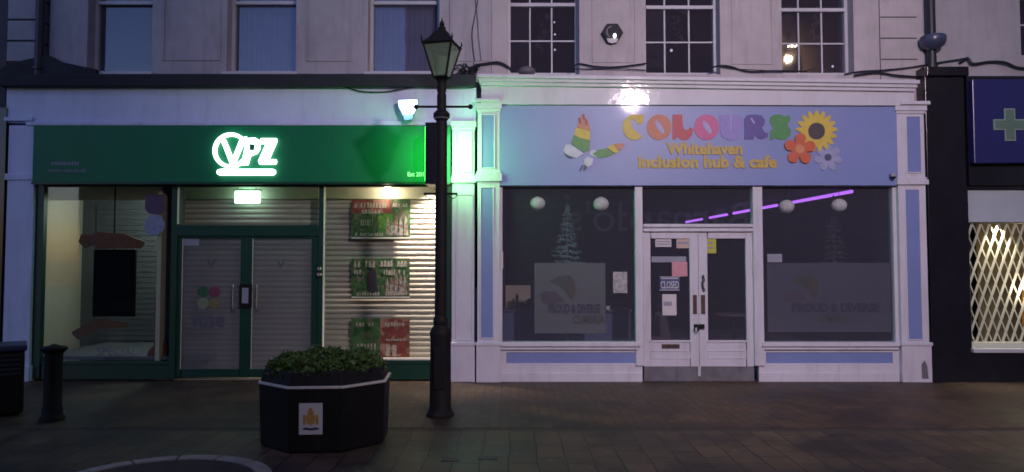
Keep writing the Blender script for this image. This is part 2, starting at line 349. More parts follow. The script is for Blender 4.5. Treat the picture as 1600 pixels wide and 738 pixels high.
# ------------------------------------------------------------------ generic architecture
def wall_holes(mb,X0,X1,Z0,Z1,holes,y0,y1):
    holes=sorted(holes); x=X0
    for a,b,c,d in holes:
        mb.box(x,a,y0,y1,Z0,Z1)
        if c>Z0: mb.box(a,b,y0,y1,Z0,c)
        if d<Z1: mb.box(a,b,y0,y1,d,Z1)
        x=b
    mb.box(x,X1,y0,y1,Z0,Z1)
def room(x0,x1,y0,y1,z0,z1,t=.05):
    mb=MB(); mb.box(x0-t,x0,y0,y1,z0,z1).box(x1,x1+t,y0,y1,z0,z1).box(x0-t,x1+t,y1,y1+t,z0,z1).box(x0-t,x1+t,y0,y1+t,z0-t,z0).box(x0-t,x1+t,y0,y1+t,z1,z1+t)
    return mb
def sash(parent,x0,x1,z0,z1,yglass,vbars,hbars,meet,curtain=False,label=None):
    """one sliding sash window: frame > pane, curtain ; vbars/hbars world coords"""
    fr=MB(); w=.045; y0=yglass-.05; y1=yglass+.04
    fr.box(x0,x0+w,y0,y1,z0,z1).box(x1-w,x1,y0,y1,z0,z1).box(x0+w,x1-w,y0,y1,z0,z0+.05).box(x0+w,x1-w,y0,y1,z1-.05,z1)
    fr.box(x0+w,x1-w,y0-.02,y1-.004,meet-.025,meet+.025)
    for v in vbars:
        fr.box(v-.011,v+.011,yglass-.018,yglass-.003,z0+.05,meet-.025); fr.box(v-.011,v+.011,yglass-.018,yglass-.003,meet+.025,z1-.05)
    for h in hbars:
        fr.box(x0+w,x1-w,yglass-.015,yglass-.0045,h-.011,h+.011)
    o=fr.obj('sash_window',M['sash_white'],parent,label=label)
    MB().box(x0+w,x1-w,yglass,yglass+.005,z0+.05,z1-.05).obj('pane',M['glass_dark'] if vbars else M['glass_up'],o)
    if curtain:
        cu=MB(); n=40; xs=[x0+w+(x1-x0-2*w)*i/n for i in range(n+1)]
        vs=[(x,yglass+.12+.018*math.sin(i*1.9)+.008*math.sin(i*.7),z) for z in (z0+.05,z1-.05) for i,x in enumerate(xs)]
        vs=[(v[0],yglass+.12+(v[1]-yglass-.12)*.45,v[2]) for v in vs]; cu.add(vs,[(i,i+1,n+2+i,n+1+i) for i in range(n)]); cu.obj('net_curtain',M['curtain'],o)
    return o
YU=10.62   # face of the upper storeys
YG=YU+.24  # upper glazing
TOP=8.4
def zz(py,Y=YU): return P(800,py,Y)[2]
def xx(px,Y=YU,py=60): return P(px,py,Y)[0]

# ================================================================== FAR LEFT HOUSE
b=thing('terraced_building','dark house front at the far left edge with pale corner stones','building',(-8.6,YF,0))
MB().box(-14,xx(10),YU+.02,YU+.35,3.0,TOP).obj('upper_wall',mat('dark_render',(.07,.07,.08),.85,var=.2),b)
MB().box(-14,P(5,350,YF)[0],YF,YF+.5,0,3.9).obj('shopfront',M['black_gloss'],b)
mb=MB()
for i in range(8):
    z0=zz(98)+i*(zz(50)-zz(83)); h=zz(50)-zz(83)
    mb.box(xx(13),xx(62),YU-.03,YU+.3,z0+.012,z0+h-.012)
mb.obj('corner_stone',M['quoin'],b,bev=.012)
MB().box(xx(13)+.01,xx(62)-.01,YU-.01,YU+.28,3.4,TOP).obj('joint_backing',M['joint'],b)
def pipe(label,px,hopper_py=None,zb=4.0):
    t=thing('drainpipe',label,'drainpipe',(xx(px),YU-.1,zb))
    MB().tube([(xx(px),YU-.1,zb),(xx(px),YU-.1,TOP)],.062,14).obj('pipe',M['pipe_black'],t,smooth=True)
    for z in (zb+.35,zb+2.0,zb+3.7):
        mb=MB(); mb.lathe([(.062,0),(.08,.01),(.08,.06),(.062,.07)],xx(px),YU-.1,14,z); mb.box(xx(px)-.11,xx(px)+.11,YU-.03,YU-.005,z+.01,z+.06); mb.obj('pipe_collar',M['pipe_black'],t)
    return t
pipe('black cast iron drainpipe between pale corner stones and the vape shop',69,zb=4.12)

# ================================================================== VAPE SHOP BUILDING
YV=10.42
b=thing('terraced_building','cream rendered house with plain sash windows above the green fronted vape shop','building',(-4.2,YV,0))
vb=b
XL=xx(77); XR=xx(768)
wins=[(142,235),(360,460),(580,684)]
zs0=zz(111); holes=[(xx(a)-.05,xx(c)+.02,zs0-.02,6.55) for a,c in wins]
wall=MB(); wall_holes(wall,XL,XR,3.4,TOP,holes,YU,YU+.34); wall.obj('upper_wall',M['stucco_left'],b,bev=.008)
mb=MB()
for x0,x1,y1 in ((255,345,95),(480,549,96),(703,765,96)):
    a,c=xx(x0),xx(x1); z=zz(y1); t=.02
    mb.box(a,a+t,YU-.026,YU+.01,z,7.6).box(c-t,c,YU-.014,YU+.01,z,7.6).box(a+t,c-t,YU-.014,YU+.01,z,z+t).box(a+t,c-t,YU-.014,YU+.01,7.6-t,7.6)
mb.obj('wall_moulding',M['stucco_left'],b)
for i,(a,c) in enumerate(wins):
    sash(b,xx(a)-.05,xx(c)+.02,zs0,6.55,YG,[],[],zz(7,YG),curtain=(i>0),label=('sash window without curtain, reflecting blue dusk' if i==0 else None))
for a,c in wins: MB().box(xx(a)-.1,xx(c)+.06,YU-.06,YG-.055,zs0-.07,zs0-.0201).obj('window_sill',M['sash_white'],b,bev=.01)
for a,c in wins: room(xx(a)-.3,xx(c)+.3,YU+.345,YU+2.6,4.0,6.8).obj('upper_room',M['dark_room'],b)
# ledge, frieze and pilasters of the shopfront
mb=MB(); za=zz(134,YV-.12); zb_=zz(117,YV-.12)
xa=P(-4,125,YV-.12)[0]; xb=P(742,125,YV-.12)[0]
mb.prism_x([(YV-.12,za),(YV-.12,zb_),(YU-.002,zb_+.10),(YU-.002,za)],xa,xb)
mb.pp([(-6,124),(-6,112),(12,100),(40,93),(76,86),(96,97),(120,102),(150,108),(150,120)],YU-.13,YU-.004); mb.obj('ledge',M['dark_lead'],b,bev=.008)
mb=MB(); a,c,d,e=R(10,135,744,192,YV); mb.box(a,c,YV,YV+.25,d,za+.0); mb.obj('frieze',M['lilac_white'],b)
mb=MB(); a,c,d,e=R(40,190,704,196,YV-.05); mb.box(a,c,YV-.05,YV-.002,d,e); mb.box(P(6,184,YV-.04)[0],P(50,184,YV-.04)[0],YV-.04,YV-.0015,zz(190,YV),zz(184,YV))
mb.obj('frieze_moulding',M['lilac_white'],b,bev=.006)
mb=MB(); a,c,d,e=R(8,196,50,592,YV-.03); mb.box(a,c,YV-.03,YV+.22,0,e)
mb.box(a-.03,c+.02,YV-.05,YV+.2,zz(282,YV),zz(272,YV)); mb.box(a-.03,c+.02,YV-.06,YV+.2,0,.22)
mb.obj('pilaster',M['lilac_white'],b,bev=.008,label='blue tinged left pilaster of the vape shop')
# right pilaster (white, between the shops)
def panel_pilaster(name,x0,x1,ycap,ymid0,ymid1,ybase,yf,panels,m,parent,label,pm=None,capx=3):
    mb=MB(); a=P(x0,400,yf)[0]; c=P(x1,400,yf)[0]; zt=zz(ycap,yf)
    mb.box(a,c,yf,yf+.3,0,zt)
    mb.box(a-.03,c+.03,yf-.035,yf+.28,zz(ymid1,yf),zz(ymid0,yf)); mb.box(a-.015,c+.015,yf-.018,yf+.285,zz(ymid0,yf)+.001,zz(ymid0-4,yf))
    mb.box(a-.03,c+.03,yf-.035,yf+.28,zt-.07,zt+.012); mb.box(a-.012,c+.012,yf-.018,yf+.285,zt-.11,zt-.071)
    mb.box(a-.012,c+.012,yf-.03,yf+.27,0,zz(ybase,yf)); mb.box(a-.025,c+.025,yf-.045,yf+.26,zz(ybase,yf)+.0,zz(ybase-5,yf))
    for (px0,py0,px1,py1) in panels:
        A,C,D,E=R(px0,py0,px1,py1,yf); t=.018
        mb.box(A-t,A,yf-.014,yf+.01,D-t,E+t).box(C,C+t,yf-.014,yf+.01,D-t,E+t).box(A,C,yf-.014,yf+.01,D-t,D).box(A,C,yf-.014,yf+.01,E,E+t)
    o=mb.obj(name,m,parent,bev=.005,label=label)
    if pm:
        for q in panels:
            MB().pb(*q,yf-.004,yf+.01).obj('inset_panel',pm,o)
    return o
panel_pilaster('pilaster',706,741,191,279,286,540,YV-.04,[(714,207,736,268),(714,305,737,530)],M['white_paint'],b,'white pilaster washed by green light')
# frame
fm=MB(); yf=YV+.02
def fb(x0,y0,x1,y1,d0=0,d1=.09): fm.pb(x0,y0,x1,y1,yf+d0,yf+d1)
fb(52,288,65,592); fb(266,288,275,592); fb(497,288,505,592,-.01); fb(697,288,706,592)
fb(65,287,266,292,.004); fb(275,287,497,292,.004); fb(505,287,697,292,.004)
fb(275,352,497,369,.006)
fb(65,565,266,570,.004); fb(505,563,697,569,.004)
fm.obj('shopfront_frame',M['green_frame'],b,bev=.004)
for q in ((65,570,266,593),(505,569,697,593)): MB().pb(*q,yf+.02,yf+.15).obj('stall_riser',M['green_frame'],b)
for q in ((506,560,697,563,yf-.006,yf+.05),(504.5,292,506,563,yf-.016,yf+.03),(277,293,278.5,350,yf-.006,yf+.03)): MB().pb(*q).obj('edge_trim',mat('trim_cream',(.7,.68,.6),.4),b)
for q in ((65,292,266,565),(505,292,697,563)): MB().pb(*q,yf+.045,yf+.051).obj('shop_window',M['glass_vape'],b)
MB().pb(275,292,497,352,yf+.045,yf+.051).obj('fanlight',M['glass_vape'],b)
# doors
def vdoor(x0,x1,g0,g1,hx,label):
    mb=MB(); Yd=yf+.03
    mb.pb(x0,369,g0,590,Yd,Yd+.05); mb.pb(g1,369,x1,590,Yd,Yd+.05); mb.pb(g0,369,g1,373,Yd,Yd+.05); mb.pb(g0,577,g1,590,Yd,Yd+.05)
    o=mb.obj('door',M['green_frame'],b,bev=.003,label=label)
    MB().pb(g0,373,g1,577,Yd+.02,Yd+.026).obj('door_glass',M['glass_frost'],o)
    X=P(hx,460,Yd)[0]; z0=zz(484,Yd); z1=zz(446,Yd)
    MB().tube([(X,Yd,z0),(X,Yd-.06,z0),(X,Yd-.065,z0+.02),(X,Yd-.065,z1-.02),(X,Yd-.06,z1),(X,Yd,z1)],.012).obj('handle',M['chrome'],o,smooth=True)
    MB().pb(g0,373,g0+1.2,577,Yd-.002,Yd+.01).obj('glass_bead',mat('bead',(.45,.45,.4),.4),o)
    return o
vdoor(275,384,283,375,367,'left vape shop door with a faint round logo')
vdoor(384.3,497,393,486,404,'right vape shop door, plain frosted')
MB().pb(374,444,392,480,yf-.02,yf+.028).obj('letter_plate',M['black_iron'],b)
MB().pb(378,450,388,474,yf-.024,yf-.021).obj('door_notice',M['paper_grey'],b)
mb=MB(); mb.lathe([(.001,-.02),(.03,-.02),(.03,.02),(.001,.02)],P(499,420,yf-.03)[0],yf-.03,16,zz(420,yf)); mb.obj('key_switch',M['chrome'],b); mb=MB(); mb.lathe([(.001,-.02),(.035,-.02),(.035,.02),(.001,.02)],P(499,428,yf-.03)[0],yf-.03,16,zz(429,yf)); mb.obj('key_switch',M['chrome'],b)
# interior: bulkhead, roller shutter, left display room
Ysh=yf+.42
mb=MB(); z0=zz(311,Ysh); z1=zz(280,yf)+.15
mb.box(P(271,300,Ysh)[0],P(712,300,Ysh)[0],Ysh-.03,Ysh+.3,z0,z1); mb.obj('bulkhead',mat('bulkhead_cream',(.75,.72,.60),.7,var=.05),b)
sh=MB(); zt=zz(311,Ysh)-.001; xl=P(268,400,Ysh)[0]; xr=P(712,400,Ysh)[0]; p=.078; nz=int(zt/p)+1
prof=[]
for i in range(nz):
    zt_=zt-i*p
    for j,(dy,fz) in enumerate(((0,0),(-.012,.18),(-.017,.4),(-.012,.66),(0,.86),(.01,.93))):
        z=zt_-fz*p
        if z>0.01: prof.append((Ysh+.02+dy,z))
n=len(prof)
sh.add([(xl,y,z) for y,z in prof]+[(xr,y,z) for y,z in prof],[(i,n+i,n+i+1,i+1) for i in range(n-1)])
sh.obj('roller_shutter',M['shutter'],b)
mb=MB(); mb.box(xl,xr,yf+.1,Ysh+.3,-.02,.02); mb.box(xl-.06,xl,yf+.1,Ysh+.3,0,z1); mb.box(xr,xr+.06,yf+.1,Ysh+.3,0,z1); mb.box(xl,xr,yf+.1,Ysh+.3,z1,z1+.06)
mb.box(P(505,560,yf)[0],P(697,560,yf)[0],yf+.1,Ysh,.2,.252)
mb.obj('window_reveal',M['cream_in'],b)
# display room behind left window
A=P(60,400,yf+.1)[0]; B=P(272,400,yf+.1)[0]; zt=zz(284,yf)+.05
YB=12.6
mb=MB(); Xc=P(128,400,YB)[0]
mb.add([(A,yf+.1,0),(Xc,YB,0),(Xc,YB,zt),(A,yf+.1,zt),(A-.1,yf+.1,0),(Xc-.1,YB+.1,0),(Xc-.1,YB+.1,zt),(A-.1,yf+.1,zt)],[(0,1,2,3),(7,6,5,4),(0,3,7,4),(1,5,6,2)])
mb.obj('display_side_wall',M['cream_in'],b)
MB().box(Xc,B+.5,YB,YB+.05,0,zt).obj('display_back_wall',M['grey_in'],b)
mb=MB()
for i in range(26): mb.box(Xc+.25,B-.04,YB-.018,YB-.001,.36+i*.09,.44+i*.09)
mb.obj('display_slatting',M['grey_in'],b)
MB().box(B-.03,B+.0,yf+.1,YB,0,zt).obj('display_partition',M['grey_in'],b)
MB().box(A-.1,B+.5,yf+.1,YB+.05,zt,zt+.05).obj('display_ceiling',M['cream_in'],b)
MB().box(A-.1,B+.5,yf+.15,YB+.05,.28,.33).obj('display_floor',M['grey_in'],b)
mb=MB(); a,c,d,e=R(62,292,266,309,yf+.3); mb.box(a-.1,c,yf+.5,yf+.56,d-.02,zt); mb.obj('display_bulkhead',M['cream_in'],b)
# its lamps
lamp('display_light','POINT',(-5.35,yf+1.3,2.6),34,(.86,1,.90),size=.12)
# things in the display room
t=thing('display_screen','black upright screen hung in the vape shop left window','screen',P(178,495,yf+.35))
MB().pb(145,390,210,495,yf+.35,yf+.41).obj('casing',M['screen'],t,bev=.01)
MB().pb(149,394,206,491,yf+.345,yf+.351).obj('glass_face',M['screen'],t)
mb=MB(); X=P(178,390,yf+.38)[0]; mb.tube([(X,yf+.38,zz(390,yf+.38)),(X,yf+.38,zt)],.012); mb.obj('hanging_rod',M['black_iron'],t)
mb=MB(); mb.pp([(122,378),(127,366),(146,367),(148,362),(196,366),(212,373),(226,378),(219,388),(150,389),(146,382),(132,388)],yf+.30,yf+.33)
tag(mb.obj('ribbon',M['ribbon']),'crumpled red ribbon banner across the top of the black screen','ribbon','red ribbons in the vape shop window')
mb=MB(); mb.pp([(114,524),(112,519),(142,502),(150,500),(196,504),(200,512),(152,514),(122,531)],yf+.30,yf+.33)
tag(mb.obj('ribbon',M['ribbon']),'red ribbon slanting down beneath the black screen','ribbon','red ribbons in the vape shop window')
mb=MB(); mb.prism([(P(241,352,yf+.03)[0]+.148*math.cos(a*math.pi/16),P(241,352,yf+.03)[2]+.148*math.sin(a*math.pi/16)) for a in range(32)],yf+.036,yf+.042)
tag(mb.obj('window_sticker',mat('sticker_blue',(.2,.25,.36),.6,var=.3,scale=14)),'round pale blue sticker on the vape shop left window','sticker')
mb=MB(); mb.pp([(228,306),(255,304),(257,328),(250,336),(232,334),(226,326)],yf+.036,yf+.042)
tag(mb.obj('window_sticker',mat('sticker_purple',(.075,.045,.10),.6,var=.3,scale=14)),'dark purple sticker above the round pale one','sticker')
mb=MB(); mb.text('SPECIAL',152,542,214,556,yf+.042,.003,offset=.01)
tag(mb.obj('window_lettering',mat('faint_letters',(.16,.17,.19),.7)),'faint grey lettering low on the vape shop left window','lettering')
mb=MB(); mb.pp([(228,562),(232,548),(240,540),(243,528),(250,545),(258,530),(262,548),(258,563)],yf+.2,yf+.26)
tag(mb.obj('decoration',M['ribbon']),'small red foil decoration on the sill at the window corner','decoration')
# posters hanging in front of the shutter
def poster(q,label,kind):
    Y=Ysh-.12; t=thing('poster',label,'poster',P((q[0]+q[2])/2,q[3],Y),'posters hanging in the right vape shop window')
    mg=printmat('poster_green',[(.015,.05,.02),(.03,.12,.03),(.05,.10,.04),(.16,.12,.10),(.02,.07,.03)],[20,24,12][kind]); mr=printmat('poster_red',[(.16,.03,.03),(.24,.05,.04),(.12,.03,.03),(.30,.16,.14)],12)
    x0,y0,x1,y1=q; w=x1-x0; h=y1-y0
    MB().pb(x0,y0,x1,y1,Y,Y+.012).obj('board',mg,t)
    if kind==0:
        MB().pb(x0+1,y0+1,x0+w*.68,y0+h*.36,Y-.002,Y+.001).obj('red_band',mr,t)
        MB().pb(x0+w*.45,y0+h*.38,x0+w*.7,y0+h*.92,Y-.0021,Y+.001).obj('lime_patch',printmat('lime',[(.08,.2,.03),(.16,.30,.05),(.05,.14,.03)],16),t)
    if kind==2:
        MB().pb(x0+w*.5,y0+.5,x1-.5,y1-.5,Y-.002,Y+.001).obj('red_half',mr,t)
    if kind==1:
        MB().pp([(x0+w*.30,y0+h*.9),(x0+w*.26,y0+h*.45),(x0+w*.33,y0+h*.25),(x0+w*.42,y0+h*.3),(x0+w*.46,y0+h*.9)],Y-.002,Y+.001).obj('dark_figure',mat('plum',(.03,.02,.04),.6),t)
    MB().pb(x0,y1-1.2,x1,y1+1,Y-.006,Y+.013).obj('bottom_rail',M['paper'],t)
    mb=MB()
    def words(ax,ay,bx,by,nn):
        ww=(bx-ax)/nn
        for k in range(nn):
            if random.random()<.1: continue
            s0=ax+k*ww; e0=s0+ww*random.uniform(.55,.85)
            a_=ay+random.uniform(-.8,.8); j=random.uniform(-1,1); mb.pp([(s0+j,by+random.uniform(-1,.5)),(s0+.6,a_+1),(s0+1.4,a_),(e0,a_+random.uniform(0,1.2)),(e0-j*.6,by)],Y-.005,Y-.001)
    if kind==0: words(x0+5,y0+6,x0+w*.62,y0+14,11); words(x0+16,y0+16,x0+w*.5,y0+23,6); words(x0+w*.7,y0+7,x1-4,y0+13,6); words(x0+6,y1-8,x0+w*.55,y1-3,12); words(x0+14,y0+32,x0+w*.38,y0+42,6)
    if kind==1: words(x0+4,y0+4,x0+w*.42,y0+14,6); words(x0+w*.5,y0+3,x1-4,y0+13,8); words(x0+w*.55,y0+18,x1-6,y0+26,9); words(x0+4,y0+18,x0+20,y0+25,4); words(x0+8,y1-8,x1-10,y1-3,18)
    if kind==2: words(x0+8,y0+7,x0+w*.4,y0+13,6); words(x0+w*.58,y0+7,x1-8,y0+13,7); words(x0+w*.6,y0+32,x1-6,y0+36,9); words(x0+4,y0+40,x0+w*.45,y0+50,7); words(x0+w*.6,y0+42,x0+w*.8,y0+60,2)
    mb.obj('lettering',mat('poster_words',(.34,.30,.29),.6,var=.65,scale=40),t)
    mb=MB()
    if kind<2:
        for k in range(5):
            s0=x0+w*(.58+.078*k)+random.uniform(-1,1); q_=random.uniform(-5,6); mb.pp([(s0,y1-4),(s0+.5,y0+h*.6+q_),(s0+2.6,y0+h*.45+q_),(s0+5,y0+h*.58+q_),(s0+6.5,y1-4)],Y-.004,Y-.0005)
        mb.obj('bottle_picture',printmat('bottle_pic',[(.30,.30,.30),(.12,.10,.14),(.26,.10,.08),(.34,.33,.30)],28),t)
poster((549,311,641,372),'topmost of three window posters, red and green with bottles','0') if False else None
poster((549,311,641,372),'topmost green and red poster in the shutter window, pale bottles at its right',0)
poster((549,404,640,465),'middle green poster in the shutter window with a dark figure and big pale words',1)
poster((548,497,640,560),'lowest poster in the shutter window, half green and half red',2)
# downlight in right window
Yd=yf+.22; dl=thing('downlight','small glowing warm spotlight at the top of the shutter window','lamp',P(606,293,Yd))
X,_,Z=P(606,294,Yd)
MB().ball((X,Yd,Z),.045,8).obj('bulb',M['glow_warm'],dl,smooth=True)
MB().lathe([(.03,.03),(.05,.05),(.055,.12),(.03,.17)],X,Yd,16,Z).obj('housing',M['white_paint'],dl,smooth=True)
lamp('downlight_light','POINT',(X,Yd-.03,Z-.07),7,(1,.80,.58),size=.03,parent=dl)
X2=P(676,300,Yd)[0]
lamp('shutter_light','SPOT',(X2,yf+.14,zz(284,yf)),480,(1,.80,.64),size=.03,target=(X2-.1,Ysh,.9),spot=100,blend=1)
# exit sign
t=thing('exit_sign','glowing pale green exit box hanging behind the vape shop fanlight','exit sign',P(386,319,yf+.2))
MB().pb(366,298,406,318,yf+.2,yf+.24).obj('light_box',M['glow_exit'],t,bev=.012)
MB().pb(364.5,296,407.5,298,yf+.195,yf+.25).obj('top_rail',M['cream_in'],t)
mb=MB(); mb.tube([P(372,290,yf+.22),P(372,297,yf+.22)],.006); mb.tube([P(400,290,yf+.22),P(400,297,yf+.22)],.006); mb.obj('hanger',M['chrome'],t)
ex=P(386,301,yf+.31); lamp('exit_light','POINT',ex,1.6,(.35,1,.55),size=.1,parent=t)
# door logos
Yl=yf+.048
t=thing('door_sticker','round four petal logo with faint lettering on the left vape shop door','sticker',P(326,512,Yl))
for k,(dx,dy,c) in enumerate(((-9,-9,(.02,.09,.04)),(9,-9,(.16,.03,.06)),(-9,9,(.16,.2,.12)),(9,9,(.15,.14,.05)))):
    mb=MB(); x,_,z=P(326+dx,465+dy,Yl); mb.prism([(x+.085*math.cos(a*math.pi/10),z+.078*math.sin(a*math.pi/10)) for a in range(20)],Yl-.003,Yl+.002); mb.obj('petal',mat('petal%d'%k,c,.6,var=.3,scale=15),t)
MB().text('vuse',297,494,350,512,Yl,.003,offset=.02).obj('lettering',M['ink'],t)
for x,w,l in ((330,8,'small dark letter mark high on the left vape shop door'),(439,7,'small dark letter mark high on the right vape shop door')):
    tag(MB().text('V',x-w,405,x+w,420,Yl,.003,offset=.01).obj('letter_mark',M['ink']),l,'sticker')
tag(MB().pb(287,373,311,384,Yl-.004,Yl).obj('door_sticker',M['paper_grey']),'pale rectangular sticker in the top corner of the left vape shop door','sticker')
# shop sign (fascia)
t=thing('shop_sign','dark green fascia with glowing white round logo over the vape shop','shop sign',P(376,288,YV-.12))
ft=MB(); a,c,d,e=R(51,196,704,287,YV-.10); ft.box(a,c,YV-.10,YV-.003,d,e); ft.obj('fascia_board',M['green_fascia'],t,bev=.01)
MB().box(a,c,YV-.115,YV-.101,d-.012,d+.022).obj('bottom_trim',M['green_frame'],t)
Yq=YV-.16
# round logo
cx_,_,cz_=P(360,235,Yq); ro=P(388,235,Yq)[0]-cx_; ri=ro*.80
mb=MB(); n=40; vs=[];fs=[]
for k in range(n):
    an=2*math.pi*k/n
    for r in (ro,ri):
        for y in (Yq,Yq+.04): vs.append((cx_+r*math.cos(an),y,cz_+r*math.sin(an)))
for k in range(n):
    i=4*k;j=4*((k+1)%n); fs+=[(i,j,j+2,i+2),(i+1,i+3,j+3,j+1),(i,i+1,j+1,j),(i+2,j+2,j+3,i+3)]
mb.add(vs,fs); mb.obj('logo_ring',M['glow_white'],t)
mb=MB(); mb.pp([(344,218),(352,218),(363,246),(375,216),(385,213),(367,256),(359,256)],Yq-.004,Yq+.036); mb.obj('logo_letter',M['glow_white'],t,bev=.006)
mb=MB(); mb.pp([(385,216),(398,215),(405,219),(406,232),(401,240),(391,244),(387,258),(376,258),(380,240)],Yq-.002,Yq+.036).obj('logo_letter',M['glow_white'],t,bev=.006)
MB().pp([(390,225),(398,226),(397,235),(390,235)],Yq-.006,Yq+.0).obj('letter_eye',M['green_fascia'],t)
mb=MB(); mb.pp([(407,216),(432,216),(432,222),(420,249),(431,249),(432,253),(430,257),(405,257),(403,252),(405,247),(415,225),(407,225)],Yq-.002,Yq+.036).obj('logo_letter',M['glow_white'],t,bev=.006)
mb=MB(); mb.pp([(338,268),(340,265),(345,264),(426,264),(430,266),(430,271),(426,274),(343,274),(339,272)],Yq,Yq+.036).obj('logo_strap',M['glow_white'],t,bev=.004)
mb=MB().text('www.vpz.co.uk',75,263,136,271,YV-.104,.003,offset=.012).obj('web_address',M['paper_grey'],t)
mb=MB()
for k in range(11): mb.pb(80+k*4,253,82.6+k*4,258,YV-.104,YV-.1)
mb.obj('small_print',M['paper_grey'],t)
MB().text('Est 2012',637,269,668,276,YV-.104,.003,offset=.02).obj('date_lettering',em('date_glow',(.6,1,.6),.5),t)
lamp('logo_glow','POINT',P(384,240,YV-.45),1.0,(.7,1,1),size=.15,parent=t)

# projecting sign
Yp=9.78
xs0=P(664,240,Yp)[0]; xs1=P(689,240,Yp)[0]; z0=zz(288,Yp); z1=zz(191,Yp)
t=thing('projecting_sign','dark edged projecting sign box glowing green behind the street lantern post','sign',((xs0+xs1)/2,YV-.1,z0))
MB().box(xs0,xs1,Yp,YV-.17,z0,z1).obj('casing',M['black_gloss'],t,bev=.012)
MB().box(xs0-.006,xs0+.002,Yp+.05,YV-.20,z0+.05,z1-.05).obj('light_face',M['glow_sign_soft'],t)
MB().box(xs1-.002,xs1+.006,Yp+.05,YV-.20,z0+.05,z1-.05).obj('light_face',M['glow_sign'],t)
mb=MB(); mb.box(xs0+.05,xs1-.05,YV-.171,YV-.099,z1-.15,z1-.08).box(xs0+.05,xs1-.05,YV-.171,YV-.099,z0+.08,z0+.15); mb.obj('bracket',M['black_iron'],t)

# flood light
Yw=YV-.2
t=thing('flood_light','dazzling white flood light on the pale band above the green fascia','flood light',P(637,187,Yw))
MB().pp([(622,157),(652,156),(651,166),(646,177),(630,178),(624,167)],Yw,Yw+.03).obj('lens',M['glow_flood'],t,bev=.01)
MB().pp([(620,155),(654,154),(652,168),(645,187),(631,188),(622,168)],Yw+.032,Yw+.09).obj('housing',mat('flood_body',(.2,.26,.42),.4),t,bev=.008)
MB().pp([(629,179),(646,178),(643,187),(632,188)],Yw+.01,Yw+.031).obj('lower_lip',mat('flood_lip',(.2,.3,.6),.4),t)
MB().box(P(634,170,Yw)[0],P(641,170,Yw)[0],Yw+.09,YV,zz(174,Yw),zz(166,Yw)).obj('bracket',M['black_iron'],t)
lamp('flood_glow','SPOT',(P(637,168,Yw)[0],Yw-.05,zz(166,Yw)),8,(.7,.95,1),size=.06,parent=t,target=(-2.2,YV-.3,0),spot=150,blend=.8)
lamp('flood_spill','POINT',(P(637,168,Yw)[0],Yw-.12,zz(170,Yw)),1.2,(.75,.95,1),size=.08,parent=t)

# ================================================================== CAFE BUILDING
YS=10.36      # sign plane
b=thing('terraced_building','pale rendered house with multi pane sash windows above the blue and white cafe','building',(3.0,YF,0))
XL=xx(768.2); XR=xx(1443)
wins=[(793,905,[828,862]),(1008,1125,[1038,1076]),(1222,1334,[1247,1283])]
zs0=zz(114); holes=[(xx(a),xx(c),zs0-.02,6.55) for a,c,_ in wins]
wall=MB(); wall_holes(wall,XL,XR,3.5,TOP,holes,YU,YU+.34); wall.obj('upper_wall',M['stucco'],b,bev=.008)
mb=MB()
for x0,x1,y1 in ((925,993,98),(1143,1207,101)):
    a,c=xx(x0),xx(x1); z=zz(y1); t_=.014
    mb.box(a,a+t_,YU-.014,YU+.01,z,7.6).box(c-t_,c,YU-.014,YU+.01,z,7.6).box(a+t_,c-t_,YU-.014,YU+.01,z,z+t_).box(a+t_,c-t_,YU-.014,YU+.01,7.6-t_,7.6)
mb.obj('wall_moulding',M['stucco'],b)
for i,(a,c,bars) in enumerate(wins):
    X0,X1=xx(a),xx(c)
    # glazing bars measured on the glass plane
    gv=[P(v,60,YG)[0] for v in bars]
    sash(b,X0,X1,zs0,6.55,YG,gv,[zz(65+2*i,YG),zz(-45,YG)],zz(10+4*i,YG))
for a,c,_ in wins: room(xx(a)-.2,xx(c)+.2,YU+.345,YU+2.8,4.0,6.8).obj('upper_room',M['dark_room'],b)
mb=MB(); a=xx(1376); c=xx(1433); mb.box(a-.02,a-.008,YU-.004,YU+.01,3.8,TOP)
h=zz(60)-zz(93)
for k in range(-1,14): z=zz(93)+k*h; mb.box(a,c,YU-.004,YU+.01,z-.008,z+.008)
mb.obj('stone_joint',M['joint'],b)
# cornice and frieze (the top run drops slightly to the right)
YK=10.2
mb=MB(); xa=P(746,125,YK)[0]; xb=P(1438,130,YK)[0]
def corn(y0l,y0r,y1l,y1r,yf_,yb_,xa_,xb_):
    zl0=P(746,y0l,yf_)[2]; zr0=P(1438,y0r,yf_)[2]; zl1=P(746,y1l,yf_)[2]; zr1=P(1438,y1r,yf_)[2]
    mb.prism([(xa_,zl1),(xb_,zr1),(xb_,zr0),(xa_,zl0)],yf_,yb_)
corn(115,125,121,131,YK,YU+.0,xa,xb)
corn(121.2,131.2,127,137,YK+.03,YU-.001,xa+.02,xb-.02)
corn(127.2,137.2,133,143,YK+.06,YU-.002,xa+.04,xb-.04)
mb.obj('cornice',M['cornice_paint'],b,bev=.008)
mb=MB(); corn(133.2,143.2,163,165,YK+.10,YU-.004,xa+.05,xb-.04); mb.obj('frieze',M['cornice_paint'],b)
mb=MB(); a=P(993,150,YK)[0]; mb.box(a-.004,a+.004,YK+.096,YK+.11,zz(163,YK),zz(136,YK)); mb.obj('frieze_joint',M['joint'],b)
mb=MB(); a=P(1400,165,YF)[0]; mb.box(a,P(1444,165,YF)[0]+.02,YF-.13,YF+.2,zz(166.5,YF),zz(161,YF)); mb.obj('pilaster_cap',M['white_paint'],b,bev=.006); mb=MB(); mb.box(P(744,165,YF)[0]-.02,P(781,165,YF)[0],YF-.13,YF+.2,zz(162,YF),zz(157,YF)); mb.obj('pilaster_cap',M['white_paint'],b,bev=.006)
